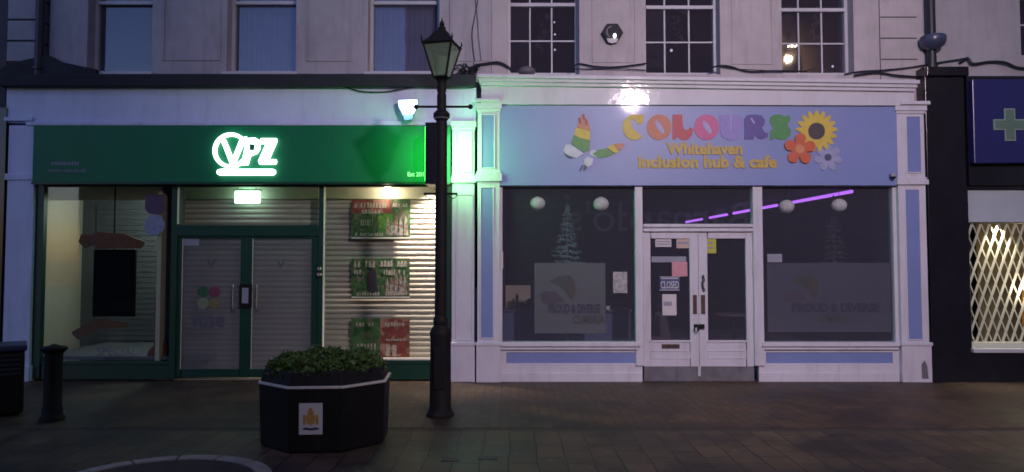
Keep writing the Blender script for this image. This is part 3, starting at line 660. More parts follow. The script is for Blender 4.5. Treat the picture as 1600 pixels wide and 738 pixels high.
panel_pilaster('pilaster',746,781,163,272,284,540,YF-.06,[(753,180,772,262),(752,294,770,528)],M['white_paint'],b,'left cafe pilaster lit green',M['blue_panel'])
panel_pilaster('pilaster',1406,1449,166,281,289,540,YF-.06,[(1417,183,1438,269),(1417,297,1438,530)],M['white_paint'],b,'right cafe pilaster, base paint scuffed',M['blue_panel'])
mb=MB(); a,c,d,e=R(1440,565,1450,592,YF-.095); mb.pp([(1441,592),(1440,570),(1445,563),(1449,572),(1451,592)],YF-.095,YF-.08); mb.obj('bare_patch',M['step'],b)
# window frames
fm=MB(); yf2=YF
def fb(x0,y0,x1,y1,d0=0,d1=.1): fm.pb(x0,y0,x1,y1,yf2+d0,yf2+d1)
fb(781,290,785,535,.01); fb(993,292,1005,572,-.03); fb(1178,292,1193,572,-.03); fb(1397,292,1406,535,.01)
fb(785,288,993,292,.012); fb(1005,288,1178,293,.012); fb(1193,288,1397,292,.012)
fb(1005,350,1178,355,-.02); fb(1005,357,1178,362,-.012); fm.pb(1005,355,1178,357,yf2+.01,yf2+.09)
fm.obj('window_frame',M['white_paint'],b,bev=.005)
for x0,x1 in ((779,1001),(1192,1407)):
    mb=MB(); mb.pb(x0,535,x1,542,yf2-.07,yf2+.1); mb.pb(x0+2,542.3,x1-2,547,yf2-.04,yf2+.1); mb.obj('window_sill',M['white_paint'],b,bev=.008)
for x0,x1,xe0,xe1 in ((781,1004,791,992),(1186,1406,1197,1395)):
    mb=MB(); mb.pb(x0,547.3,x1,551,yf2,yf2+.1); mb.pb(x0,568,x1,597,yf2,yf2+.1); mb.pb(x0,551,xe0,568,yf2,yf2+.1); mb.pb(xe1,551,x1,568,yf2,yf2+.1)
    mb.pb(x0,583,x1,597,yf2-.03,yf2-.0)
    ri_=mb.obj('stall_riser',M['white_paint'],b,bev=.004); MB().pb(xe0,551,xe1,568,yf2+.015,yf2+.05).obj('inset_panel',M['blue_panel'],ri_)
for q in ((785,292,993,535),(1193,292,1397,535)): MB().pb(*q,yf2+.05,yf2+.056).obj('shop_window',M['glass'],b)
MB().pb(1005,293,1178,350,yf2+.05,yf2+.056).obj('fanlight',M['glass'],b)
mb=MB(); mb.pb(1006,573,1179,597,yf2+.04,yf2+.3); mb.obj('door_step',M['step'],b,bev=.01)
MB().pb(1091,572,1095,588,yf2+.02,yf2+.04).obj('step_stop',M['white_paint'],b)
# doors
def cdoor(x0,x1,g0,g1,label):
    Yd=yf2+.03; mb=MB(); yt,gt,gb,yb_=362,373,532,573
    mb.pb(x0,yt,g0,yb_,Yd,Yd+.05); mb.pb(g1,yt,x1,yb_,Yd,Yd+.05); mb.pb(g0,yt,g1,gt,Yd,Yd+.05); mb.pb(g0,gb,g1,yb_,Yd,Yd+.05)
    t_=1.2; a,c,d,e=g0-1,g1+1,548,561
    mb.pb(a,d,c,d+t_,Yd-.01,Yd-.0005); mb.pb(a,e-t_,c,e,Yd-.01,Yd-.0005); mb.pb(a,d+t_,a+t_,e-t_,Yd-.01,Yd-.0005); mb.pb(c-t_,d+t_,c,e-t_,Yd-.01,Yd-.0005)
    mb.pb(g0-1.5,gb,g1+1.5,gb+3,Yd-.014,Yd-.0005)
    o=mb.obj('door',M['white_paint'],b,bev=.004,label=label)
    MB().pb(g0,gt,g1,gb,Yd+.022,Yd+.028).obj('door_glass',M['glass'],o)
    return o,Yd
d1,Yd=cdoor(1005.3,1091.6,1017,1078,'left cafe door covered with notices')
d2,Yd=cdoor(1092,1177.7,1106,1166,'right cafe door with one yellow notice')
MB().pb(1034,538,1062,545,Yd-.008,Yd+.0).obj('letterbox',M['brown_plate'],d1,bev=.003)
MB().pb(1083,461,1089,491,Yd-.012,Yd+.0).obj('push_plate',M['brown_plate'],d1,bev=.003)
MB().pb(1095.5,461,1102,491,Yd-.012,Yd+.0).obj('push_plate',M['brown_plate'],d2,bev=.003)
mb=MB(); mb.pb(1085,507,1091,511,Yd-.03,Yd+.0); mb.tube([P(1086,511,Yd-.03),P(1085,516,Yd-.035),P(1088,521,Yd-.035),P(1091,517,Yd-.035),P(1091,510,Yd-.03)],.008); mb.obj('padlock_hasp',M['black_iron'],d1)
MB().pb(1092.5,507,1101,514,Yd-.03,Yd+.0).obj('lock_box',M['black_iron'],d2)
mb=MB()
for k in range(5):
    x,_,z=P(1098.5+math.sin(k*2)*1.2,433+k*5,Yd-.02); mb.tube([(x-.012*math.cos(a),Yd-.02,z+.024*math.sin(a)) for a in [i*math.pi/5 for i in range(11)]],.006,5)
mb.obj('door_chain',M['black_iron'],d2)
# cafe room
xl=P(783,400,yf2+.1)[0]; xr=P(1404,400,yf2+.1)[0]; YBk=19.2
rm=MB(); H=2.92; rm.box(xl-.1,xl,yf2+.12,YBk,0,H).box(xr+1.4,xr+1.5,yf2+.7,YBk,0,H).box(xr,xr+.1,yf2+.12,yf2+.8,0,H).box(xr+.1,xr+1.5,yf2+.7,yf2+.8,0,H).box(xl-.1,xr+1.5,YBk,YBk+.1,0,H)
rm.box(xl-.1,xr+1.5,yf2+.12,YBk+.1,H,H+.1).box(xl-.1,xr+1.5,yf2+.12,YBk+.1,-.05,.012)
rm.obj('cafe_room',M['cafe_room'],b)
# sign
t=thing('shop_sign','long pale blue cafe sign with rainbow butterfly, coloured letters and three flowers','shop sign',P(1090,290,YS))
a,c,d,e=R(781.5,164.5,1402,290,YS-.02); MB().box(a,c,YS-.02,YF+.05,d,e).obj('sign_board',M['sign_blue'],t,bev=.004)
Z0=YS-.03
def sm(name,c,v=.1): return mat(name,c,.5,var=v,scale=12)
ORG=sm('lt_orange',(.48,.17,.10)); YEL=sm('lt_yellow',(.55,.42,.06)); RED=sm('lt_red',(.42,.06,.08)); PNK=sm('lt_pink',(.50,.10,.26)); LIL=sm('lt_lilac',(.24,.20,.50)); VIO=sm('lt_violet',(.08,.06,.27)); GRN=sm('lt_green',(.05,.24,.07)); WHT=sm('lt_white',(.5,.52,.6)); SLIT=sm('lt_slit',(.34,.32,.55)); TXT=sm('lt_text',(.46,.33,.07)); BRN=sm('lt_brown',(.05,.035,.045)); LGY=sm('lt_palegrey',(.28,.30,.46)); NAV=sm('lt_navy',(.05,.06,.14)); COR=sm('lt_coral',(.55,.22,.10)); LGR=sm('lt_leaf',(.09,.25,.08)); PEA=sm('lt_peach',(.5,.2,.12))
def ell(cx,cy,rx,ry,rot=0,n=28): 
    return [(cx+rx*math.cos(a)*math.cos(rot)-ry*math.sin(a)*math.sin(rot), cy+rx*math.cos(a)*math.sin(rot)+ry*math.sin(a)*math.cos(rot)) for a in [2*math.pi*i/n for i in range(n)]]
def letter(pts,m,z=0,nm='letter',par=None,dep=.012): 
    return MB().pp(pts,Z0-z,Z0-z+dep).obj(nm,m,par or t)
# C: disc with a slanting bite
n=26; pts=[]
for i in range(n+1):
    an=rad(-65)-rad(235)*i/n
    pts.append((991+18.5*math.cos(an),199+20*math.sin(-an) if False else 199-20*math.sin(an)))
c1=[(991+18*math.cos(a),199-20*math.sin(a)) for a in [rad(80)+rad(230)*i/22 for i in range(23)]]
cin=[(1005,214),(998,209),(988,200),(985,188),(990,186),(997,194),(1004,193),(1006,187),(1006,180),(1000,179)]
letter(c1+cin,YEL)
for cx0,m in ((1030,ORG),(1104,PNK)):
    o=letter(ell(cx0,199,19.5,20),m); letter(ell(cx0+1,199,4,12,rad(-32)),SLIT,.003,'letter_slit',o,.003)
letter([(1051,179),(1066,179),(1067,197),(1070,203),(1076,203),(1078,199),(1084,202),(1081,212),(1074,219),(1066,219),(1058,214),(1056,218),(1051,218)],RED)
o=letter([(1125,180),(1160,180),(1160,205),(1155,215),(1146,219),(1138,219),(1129,215),(1125,205)],LIL); letter([(1141,180),(1143,180),(1143,204),(1141,204)],SLIT,.003,'letter_slit',o,.003)
o=letter([(1163,218),(1163,186),(1168,180),(1178,179),(1190,180),(1195,187),(1195,194),(1191,200),(1195,207),(1201,208),(1199,215),(1190,218),(1184,216),(1180,211),(1177,218)],VIO); letter([(1172,185),(1175,184),(1180,192),(1178,194)],SLIT,.003,'letter_slit',o,.003)
o=letter([(1204,204),(1209,201),(1203,192),(1203,184),(1210,179),(1219,179),(1226,182),(1234,180),(1235,188),(1230,195),(1236,204),(1235,212),(1228,218),(1218,218),(1210,215),(1207,219),(1203,218)],GRN)
letter([(1213,187),(1218,186),(1225,192),(1224,194)],LGR,.003,'letter_slit',o,.003)
MB().text('Whitehaven',1041,223,1160,242,Z0,.01,offset=.045).obj('place_lettering',TXT,t)
MB().text('inclusion hub & cafe',997,243,1214,263,Z0,.01,offset=.045).obj('name_lettering',TXT,t)
# butterfly
bf=MB().pp([(922,236),(928,234),(935,238),(933,246),(922,243)],Z0,Z0+.01).obj('butterfly',WHT,t)
def wing(pts,m): MB().pp(pts,Z0-.002,Z0+.01).obj('wing_band',m,bf)
wing([(902,198),(905,186),(909,177),(916,185),(921,196),(922,204),(911,202),(903,199)],PEA)
wing([(900,199),(922,205),(922,219),(910,217),(897,211)],YEL)
wing([(896,212),(922,220),(921,235),(913,238),(903,232),(892,224)],LGR)
wing([(884,226),(892,226),(912,240),(901,247),(887,243),(880,236)],WHT)
wing([(881,240),(889,243),(895,248),(888,247)],NAV)
wing([(926,241),(935,234),(948,232),(960,240),(950,245),(936,247)],LGR)
wing([(949,231),(958,225),(964,233),(968,237),(961,240)],YEL)
wing([(959,225),(970,224),(977,226),(970,234),(965,234)],PEA)
wing([(914,248),(918,245),(927,249),(925,258),(918,261),(912,256)],WHT)
wing([(905,266),(909,258),(912,259),(907,268)],NAV); wing([(911,265),(914,258),(918,262),(914,267)],NAV)
for i,p in enumerate((( 904,184),(910,178),(914,186))): wing([(p[0],p[1]),(p[0]+3,p[1]+1),(p[0]+4,p[1]+10),(p[0]+1,p[1]+9)],RED if False else sm('wing_dark',(.25,.06,.07)))
for o_ in bf.children:
    pass
# offset dark feather marks so they do not share a plane
for i,o_ in enumerate([c for c in bf.children]): o_.location.y -= .0004*i
# flowers
def flower(cx,cy,r,n,wf,m,cm,cr,nm,z,rin=.45,rot=0):
    pts=[]; K=n*8
    for i in range(K):
        a=2*math.pi*i/K; rr=r*(rin+(1-rin)*abs(math.cos(n*a/2))**wf)
        pts.append((cx+rr*math.sin(a+rot),cy-rr*math.cos(a+rot)))
    o=MB()
    X,_,Z=P(cx,cy,Z0-z); w=[(P(x,y,Z0-z)[0],P(x,y,Z0-z)[2]) for x,y in pts]; n_=len(w)
    vs=[(X,Z0-z,Z)]+[(x,Z0-z,zz_) for x,zz_ in w]+[(X,Z0-z+.012,Z)]+[(x,Z0-z+.012,zz_) for x,zz_ in w]
    fs=[]
    for i in range(n_):
        j=(i+1)%n_; fs+= [(0,1+j,1+i),(n_+1,n_+2+i,n_+2+j),(1+i,1+j,n_+2+j,n_+2+i)]
    o=o.add(vs,fs).obj(nm,m,t)
    MB().pp(ell(cx,cy,cr,cr),Z0-z-.004,Z0-z+.0).obj('flower_centre',cm,o)
flower(1294,246,22,7,.7,LGY,NAV,5.5,'daisy',0.002,rin=.5)
flower(1276,205,33,17,1.2,YEL,BRN,13.2,'sunflower',.004,rin=.72)
flower(1250,233,25,5,.55,sm('lt_orangered',(.50,.10,.04)),COR,7,'orange_flower',.02,rin=.45,rot=.05)
# ------- objects in / on the cafe
def lantern(px,py,Y,r,label):
    t=thing('paper_lantern',label,'lantern',P(px,py,Y),'round paper lanterns hanging in the cafe')
    x,_,z=P(px,py,Y); mb=MB()
    n=20; prof=[]
    for i in range(n+1):
        a=math.pi*i/n; rr=r*math.sin(a)*(1+(.025 if i%2 else 0)); prof.append((max(.02,rr),-r*.9*math.cos(a)))
    mb.lathe(prof,x,Y,24,z); mb.obj('shade',M['lantern_paper'],t,smooth=True)
    MB().tube([(x,Y,z+r*.88),(x,Y,2.92)],.003,5).obj('cord',M['cable'],t)
lantern(840,318,10.60,.108,'white paper lantern left of the tall christmas tree')
lantern(939,319,10.60,.112,'white paper lantern right of the tall christmas tree')
lantern(1229,323,10.62,.108,'white paper lantern overlapping the purple light tubes')
lantern(1311,321,10.62,.108,'white paper lantern near the right end of the cafe window')
def xmas(px,ytop,ybot,Y,wpx,label,dens,mg=None):
    mg=mg or M['tree_green']
    t=thing('christmas_tree',label,'christmas tree',P(px,535,Y)); x,_,zt=P(px,ytop,Y); zb=P(px,ybot,Y)[2]; wd=P(px+wpx,ybot,Y)[0]-x
    mb=MB(); mb.tube([(x,Y,.02),(x,Y,zt)],[.03,.008],8); mb.obj('trunk',mg,t)
    mb=MB(); tips=MB(); rows=15
    for i in range(rows):
        f=(i+.8)/rows; z=zt+(zb-zt)*f; w=wd*f
        for k in range(11):
            a=2*math.pi*k/11+i*1.7+random.uniform(-.25,.25); L=w*random.uniform(.7,1.12)
            p0=Vector((x,Y,z+.03)); p1=Vector((x+L*math.cos(a),Y+L*math.sin(a)*.7,z+.015+random.uniform(-.035,.035)))
            mb.tube([p0,p1],[.008,.004],4)
            m=int(dens*L/.016)+3
            for q in range(m):
                s=(q+1)/m; p=p0.lerp(p1,s)
                for _ in range(3):
                    d=Vector((random.uniform(-1,1),random.uniform(-1,1),random.uniform(-.7,.7)))*.03
                    (tips if random.random()<.28 else mb).add([p,p+d,p+d+Vector((.008,0,.008))],[(0,1,2)])
    mb.obj('branches',mg,t); tips.obj('tinsel',M['tree_tip'] if mg is M['tree_green'] else mat('tinsel_dim',(.12,.12,.12),.6),t)
    s=MB(); X,_,Z=P(px,ytop-5,Y); s.prism([(X+(.055 if i%2==0 else .024)*math.sin(i*math.pi/5),Z+(.055 if i%2==0 else .024)*math.cos(i*math.pi/5)) for i in range(10)],Y-.01,Y+.01); s.obj('star',M['paper'],t)
xmas(886,313,440,11.0,32,'tall sparse christmas tree with a star in the cafe left window',1)
xmas(1302,315,440,11.5,30,'dim christmas tree in the cafe right window',.8,mat('tree_dim',(.035,.05,.055),.7,var=.4,scale=30))  # darker copies of tree and tinsel, dimness put into the colours
# frosted window panels
def frost(q,cx,cy,label,x0,x1):
    Y=yf2+.075; t=thing('window_poster',label,'poster',P((q[0]+q[2])/2,q[3],Y))
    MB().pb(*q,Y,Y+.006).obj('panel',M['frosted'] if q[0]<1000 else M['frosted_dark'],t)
    yy=Y-.004; m1=sm('fr_green',(.045,.05,.03)); m2=sm('fr_brown',(.07,.045,.03)); m3=sm('fr_ink',(.028,.025,.05))
    MB().pp([(cx-26,cy-14),(cx-12,cy-22),(cx+6,cy-24),(cx+14,cy-14),(cx+15,cy+4),(cx+9,cy+16),(cx+2,cy+6),(cx-6,cy-4)],yy,yy+.004).obj('wing_shape',m1,t)
    MB().pp([(cx+3,cy-20),(cx+12,cy-16),(cx+16,cy-2),(cx+10,cy+14),(cx+6,cy-4)],yy-.002,yy+.002).obj('wing_shape',m2,t)
    MB().pp([(cx-40,cy+8),(cx-34,cy+1),(cx-16,cy+2),(cx-2,cy+16),(cx-22,cy+22),(cx-36,cy+20)],yy-.001,yy+.004).obj('wing_shape',sm('fr_plum',(.06,.045,.055)),t)
    MB().text('PROUD & DIVERSE',x0,cy+21,x1,cy+36,yy-.003,.003,offset=.05).obj('lettering',m3,t)
    MB().text('CUMBRIA',x0+38,cy+39,x0+88,cy+52,yy-.003,.003,offset=.03).obj('lettering',m1,t)
frost((835,411,946,521),884,454,'square frosted panel with faint butterfly logo under the tall christmas tree',857,938)
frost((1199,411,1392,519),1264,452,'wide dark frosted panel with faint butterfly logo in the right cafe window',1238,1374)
# notices
def note(q,m,label,Y=yf2+.046,lines=0,txt=None,name='notice',group=None):
    t=thing(name,label,'notice',P((q[0]+q[2])/2,q[3],Y),group)
    MB().pb(*q,Y,Y+.004).obj('sheet',m,t)
    if lines:
        mb=MB(); h=(q[3]-q[1])/(lines+1)
        for i in range(lines):
            y=q[1]+h*(i+.7); e=q[2]-1.8-random.uniform(0,(q[2]-q[0])*.3); mb.pb(q[0]+1.8,y,e,y+h*.4,Y-.002,Y+.0005)
        mb.obj('printing',M['paper_grey'] if m is not M['paper_grey'] else M['ink'],t)
    if txt: MB().text(*txt).obj('lettering',M['paper'],t)
    return t
Yn=Yd+.016
note((1024,374,1049,386),M['paper'],'small white notice with two grey lines, top left of the cafe door glass',Yn,2)
note((1057,373,1078,388),mat('cream_pink',(.5,.38,.33),.7,var=.1),'cream and pink notice at the top right of the cafe left door glass',Yn,1)
note((1018,401,1072,410),M['paper_grey'],'long grey strip notice across the cafe left door glass',Yn)
note((1050,409.5,1074,432),M['pink'],'pink square notice on the cafe left door',Yn-.006,0)
tt=note((1031,432.5,1062,454),M['closed_blue'],'blue and white closed sign on the cafe left door',Yn-.003,0,('CLOSED',1032.5,439.5,1060.5,451,Yn-.007,.004,.008),name='closed_sign'); tt['category']='sign'
mb=MB(); mb.pb(1033.5,434.5,1059.5,436,Yn-.006,Yn-.0035); mb.pb(1031,432.5,1062,433.4,Yn-.007,Yn-.0032); mb.pb(1031,453,1062,454,Yn-.007,Yn-.0032); mb.obj('printing',M['paper'],tt)
note((1035,460,1057,493),M['paper'],'plain white sheet below the closed sign',Yn,1)
note((1104,373,1119,396),M['yellow_note'],'yellow notice in the top corner of the cafe right door',Yn,2)
note((958,425,980,458),mat('picture_grey',(.32,.30,.32),.6,var=.5,scale=16),'pale framed picture notice at the right of the cafe left window',yf2+.043,0)
note((1199,397,1222,410),M['paper_grey'],'small white edged notice left in the cafe right window',yf2+.043,0)
note((782,393,786,420),M['paper'],'narrow white slip at the left edge of the cafe window',yf2+.0,0)
# purple tubes: fixed to the ceiling, running into the room
def tubept(px): # ceiling line
    pa=(1333,299); pb_=(1068,348); f=(px-pb_[0])/(pa[0]-pb_[0]); py=pb_[1]+(pa[1]-pb_[1])*f
    Hh=2.80; v=(369-py)/F; dy=math.cos(TILT)-v*math.sin(TILT); dz=math.sin(TILT)+v*math.cos(TILT); Y=(Hh-1.6)*dy/dz
    return Vector(P(px,py,Y))
segs=[(1072,1097,'farthest'),(1109,1136,'second farthest'),(1146,1214,'middle'),(1236,1331,'nearest and longest')]
for a_,c_,nm in segs:
    p0,p1=tubept(a_),tubept(c_)
    t=thing('light_tube','%s of the four glowing purple light tubes under the cafe ceiling'%nm,'light tube',(p0+p1)/2,'purple light tubes')
    MB().tube([p0,p1],.027,10).obj('tube',M['glow_uv'],t,smooth=True)
    dv=Vector((0,0,.06)); MB().tube([p0+dv,p1+dv],.02,6).obj('batten',M['dark_room'],t)
# pendant lamp behind the fanlight
x,_,z=P(1083,322,12.4); t=thing('pendant_lamp','small pale pendant lamp shade behind the cafe fanlight','lamp',(x,12.4,z))
MB().lathe([(.012,.09),(.03,.08),(.10,.0),(.12,-.03),(.11,-.03),(.02,.05)],x,12.4,20,z).obj('shade',M['paper'],t,smooth=True)
MB().tube([(x,12.4,z+.08),(x,12.4,2.92)],.004,5).obj('cord',M['cable'],t)
# counter and bits in the left cafe window
t=thing('counter','low navy counter inside the cafe left window','counter',P(890,520,11.5))
MB().box(P(786,500,11.5)[0],P(985,500,11.5)[0],11.5,12.2,.02,.92).obj('body',mat('counter_navy',(.06,.08,.17),.6,var=.2),t)
MB().box(P(786,500,11.45)[0],P(988,500,11.45)[0],11.45,12.25,.92,.95).obj('counter_top',mat('counter_top',(.07,.08,.12),.5),t)
t=MB().pb(790,446,829,489,11.9,11.93); tag(t.obj('display_board',mat('board_cream',(.34,.29,.22),.7,var=.08)),'plain cream board standing at the left end of the counter','board')
for px,w,h,l in ((808,3,24,'slim dark ornament standing before the cream board'),(816,6,10,'low dark ornament beside the slim one'),(828,8,16,'dark potted ornament at the right end of the cream board')):
    x,_,z=P(px,488,11.7); r=w/F*11.7; hh=h/F*11.7
    tag(MB().lathe([(r*.7,0),(r,hh*.2),(r*.6,hh*.55),(r*.8,hh*.75),(r*.2,hh)],x,11.7,14,.952).obj('ornament',M['black_iron'],smooth=True),l,'ornament')
t=MB(); x,_,z=P(950,484,11.6); t.box(x-.03,x+.03,11.58,11.64,.95,1.0); tag(t.obj('card_stand',M['paper']),'tiny white card at the right of the counter','card')
for px,py,l in ((1137,402,'left door glass'),):
    pass
# chairs glimpsed low through the right door
x0,_,_=P(1150,520,13.5)
t=thing('cafe_table','small dark table deep inside behind the cafe right door','table',(x0,13.6,0))
MB().lathe([(.33,.72),(.35,.73),(.35,.75),(.33,.76)],x0,13.6,24).obj('table_top',mat('table_grey',(.16,.15,.16),.4),t)
MB().lathe([(.2,.01),(.18,.03),(.03,.05),(.03,.72)],x0,13.6,16).obj('pedestal',M['black_iron'],t)
# A-board leaning behind left door
mb=MB(); mb.pp([(1018,530),(1030,450),(1034,450),(1048,530)],11.2,11.24)
tag(mb.obj('easel_board',mat('easel',(.05,.04,.05),.7)),'dark leaning easel board behind the cafe left door','easel')
# CCTV camera
t=thing('security_camera','small dome camera at the lower right corner of the cafe sign','camera',P(1396,280,YS-.1))
x,_,z=P(1396,276,YS-.08)
MB().lathe([(.001,.05),(.035,.048),(.042,.02),(.042,0)],x,YS-.07,20,z).obj('mount',M['paper_grey'],t,smooth=True)
MB().ball((x,YS-.075,z-.004),.036,8).obj('dome',M['black_gloss'],t,smooth=True)
# hexagon alarm box
t=thing('alarm_box','dark hexagonal alarm box on the pale wall between two sash windows','alarm',P(956,68,YU-.06))
mb=MB(); mb.pp([(957+17*math.cos(a),51+16.5*math.sin(a)) for a in [i*math.pi/3 for i in range(6)]],YU-.07,YU-.001); mb.obj('casing',mat('alarm_dark',(.012,.011,.018),.5,spec=.2,var=.1),t,bev=.012)
mb=MB(); mb.pp([(948,60),(966,60),(964,66),(957,68),(950,66)],YU-.074,YU-.071); mb.obj('strobe_lens',M['paper'],t)
mb=MB(); pts=[P(957+9*math.cos(a),50-9*math.sin(a),YU-.074) for a in [rad(100+i*14) for i in range(11)]]; mb.tube(pts,.008,5); mb.obj('logo_arc',M['paper_grey'],t)
MB().ball(P(960.5,56,YU-.078),.022,8,1.5).obj('indicator_light',em('led',(1,.95,1),6),t,smooth=True)  # glowing spot stands in for the street light glinting on the casing
# cables
def cable(label,pts,r=.012,Y=YU-.03,grp='black cables looped along the ledge'):
    ps=[Vector(P(x,y,Y-(.0 if i%2 else .015))) for i,(x,y) in enumerate(pts)]
    out=[]
    for i in range(len(ps)-1):       # catmull-rom
        p0=ps[max(0,i-1)];p1=ps[i];p2=ps[i+1];p3=ps[min(len(ps)-1,i+2)]
        for k in range(6):
            s=k/6; out.append(.5*((2*p1)+(-p0+p2)*s+(2*p0-5*p1+4*p2-p3)*s*s+(-p0+3*p1-3*p2+p3)*s**3))
    out.append(ps[-1])
    tag(MB().tube(out,r,6).obj('cable',M['cable'],smooth=True),label,'cable',grp)
cable('black cable sagging across the pale band left of the street lantern',[(520,131),(545,138),(565,143),(600,144),(630,139),(660,135)],.009,YV-.02)
cable('thick cable bundle on the ledge right of the street lantern',[(700,130),(725,122),(742,104),(760,100),(778,98),(792,104),(800,112)],.02)
cable('thin wire hanging down the wall panel right of the lantern',[(747,0),(742,25),(738,50),(739,75),(742,96)],.006,YU-.02)
cable('thin wire hanging beside the other near the lantern',[(742,-5),(746,30),(748,60),(752,95)],.004,YU-.02)
cable('twin cable run below the hexagonal alarm box',[(895,106),(905,100),(930,104),(960,105),(990,102),(1012,99)],.012)
cable('lower cable under the alarm box panel',[(898,108),(930,108),(970,108),(1012,110)],.007)
cable('cable run between the middle and right pane windows',[(1112,106),(1125,103),(1140,104),(1170,112),(1210,111),(1260,112)],.013)
cable('thin upper cable between the middle and right pane windows',[(1122,103),(1150,108),(1190,110),(1240,113),(1270,108)],.007)
cable('cable rising to the right across the corner stones',[(1320,116),(1345,112),(1380,110),(1420,106),(1455,100),(1480,96),(1505,92),(1512,90)],.012)
cable('lower cable along the cafe cornice end',[(1335,118),(1370,114),(1400,118),(1440,121)],.016)
cable('cable waving along the top of the chemist front',[(1500,98),(1512,92),(1520,100),(1545,97),(1570,98),(1590,106),(1625,108)],.02)
mb=MB()
for k in range(24):
    x,_,z=P(733+random.uniform(-14,14),110+random.uniform(-9,7),YU-.05); p=[(x,YU-.05,z)]
    for j in range(3): p.append((p[-1][0]+random.uniform(-.07,.07),YU-.05+random.uniform(-.06,.03),p[-1][2]+random.uniform(-.05,.06)))
    mb.tube(p,.009,5)
tag(mb.obj('cable_tangle',M['cable']),'dark tangle of wires where the two shopfronts meet','cable')
t=MB(); x,_,z=P(823,112,YU-.12); t.ball((x,YU-.12,z),.13,8,.55); tag(t.obj('bell_dome',mat('dome_grey',(.12,.11,.12),.6),smooth=True),'low grey dome on the cornice below the left pane window','dome')
# glowing balls stand in for lights mirrored in upper windows; drapes inside
for (px,py,s,l) in ((866,35,.014,'topmost tiny light in the left pane window'),(867,54,.016,'middle tiny light in the left pane window'),(867,78,.016,'lowest tiny light in the left pane window'),(1049,79,.022,'tiny bright light in the middle pane window'),(1301,104,.018,'tiny light low in the right pane window')):
    tag(MB().ball(P(px,py,YG+.35),s,6).obj('fairy_light',M['glow_dim'],smooth=True),l,'light','tiny lights in the pane windows')
def figure_dec(px,py,h,label):
    t=thing('curtain_drape',label,'curtain',P(px,py+h,YG+.6)); mb=MB()
    for k in range(7):
        x,_,z=P(px+random.uniform(-9,9),py+h*k/7,YG+.6); p=[Vector((x,YG+.6,z))]
        for q in range(5): p.append(p[-1]+Vector((random.uniform(-.06,.06),random.uniform(-.05,.05),random.uniform(-.03,.06))))
        mb.tube(p,[.03,.02,.035,.02,.03,.01],6)
    mb.obj('folds',mat('drape_mauve',(.10,.065,.07),.8,var=.3,scale=9),t)
figure_dec(848,30,60,'mauve gathered drape behind the left pane window')
figure_dec(1058,20,60,'mauve gathered drape behind the middle pane window')
figure_dec(1272,20,60,'mauve gathered drape behind the right pane window')

# ================================================================== RIGHT BUILDING (chemist)
b=thing('terraced_building','house at the right edge with black chemist shopfront and grey upper wall','building',(8.0,YF,0))
holes=[(xx(1596),xx(1720),zz(86),6.6)]
wall=MB(); wall_holes(wall,xx(1443)+.002,14,zz(121)-.02,TOP,holes,YU+.01,YU+.34); wall.obj('upper_wall',M['stucco_far'],b,bev=.006)
sash(b,xx(1596),xx(1720),zz(86),6.6,YG,[P(1640,40,YG)[0],P(1682,40,YG)[0]],[zz(40,YG)],zz(0,YG))
room(xx(1596)-.1,xx(1720)+.1,YU+.345,YU+2,4,6.8).obj('upper_room',M['dark_room'],b)
mb=MB(); a,c,d,e=R(1451,104,1512,597,YF-.02); mb.box(a,c,YF-.02,YF+.21,0,e); mb.pb(1449,104,1514,118,YF-.08,YF+.2); mb.obj('pilaster',M['black_gloss'],b,bev=.006)
mb=MB(); a=P(1512,200,YF)[0]; mb.box(a,14,YF+.0,YF+.21,zz(290,YF),zz(119,YF)); mb.obj('fascia',M['black_gloss'],b)
mb=MB(); a=P(1504,400,YF)[0]; a2=P(1511,400,YF)[0]; mb.box(a2-.002,a2+.05,YF+.02,YF+.1,zz(550,YF),zz(291,YF)); mb.box(a,14,YF-.01,YF+.1,0,zz(552,YF)); mb.box(a2+.05,14,YF+.03,YF+.1,zz(291,YF)-.03,zz(291,YF)); mb.obj('shopfront_frame',M['black_gloss'],b,bev=.004)
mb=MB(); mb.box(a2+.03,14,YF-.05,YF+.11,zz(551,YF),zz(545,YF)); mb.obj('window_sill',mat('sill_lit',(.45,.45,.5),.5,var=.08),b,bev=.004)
mb=MB(); mb.box(a2+.05,14,YF+.13,YF+.3,zz(545,YF),zz(537,YF)); mb.obj('display_shelf',mat('shelf_white',(.8,.78,.72),.5,var=.03),b)
MB().box(a2+.05,14,YF+.06,YF+.066,zz(545,YF),zz(291,YF)-.03).obj('shop_window',M['glass_vape'],b)
MB().box(a2+.05,14,YF+.10,YF+.12,zz(347,YF+.1),zz(291,YF)).obj('blind',M['blind'],b)
# interior
mb=MB(); z0=zz(545,YF); z1=zz(291,YF); mb.box(a2,14,YF+1.3,YF+1.35,z0-.1,z1); mb.box(a2-.02,a2+.03,YF+.13,YF+1.35,z0-.1,z1); mb.box(a2,14,YF+.13,YF+1.35,z1,z1+.05); mb.box(a2,14,YF+.13,YF+1.35,z0-.15,z0-.1)
mb.obj('display_room',mat('chem_room',(.12,.095,.07),.8,var=.4,scale=4),b)
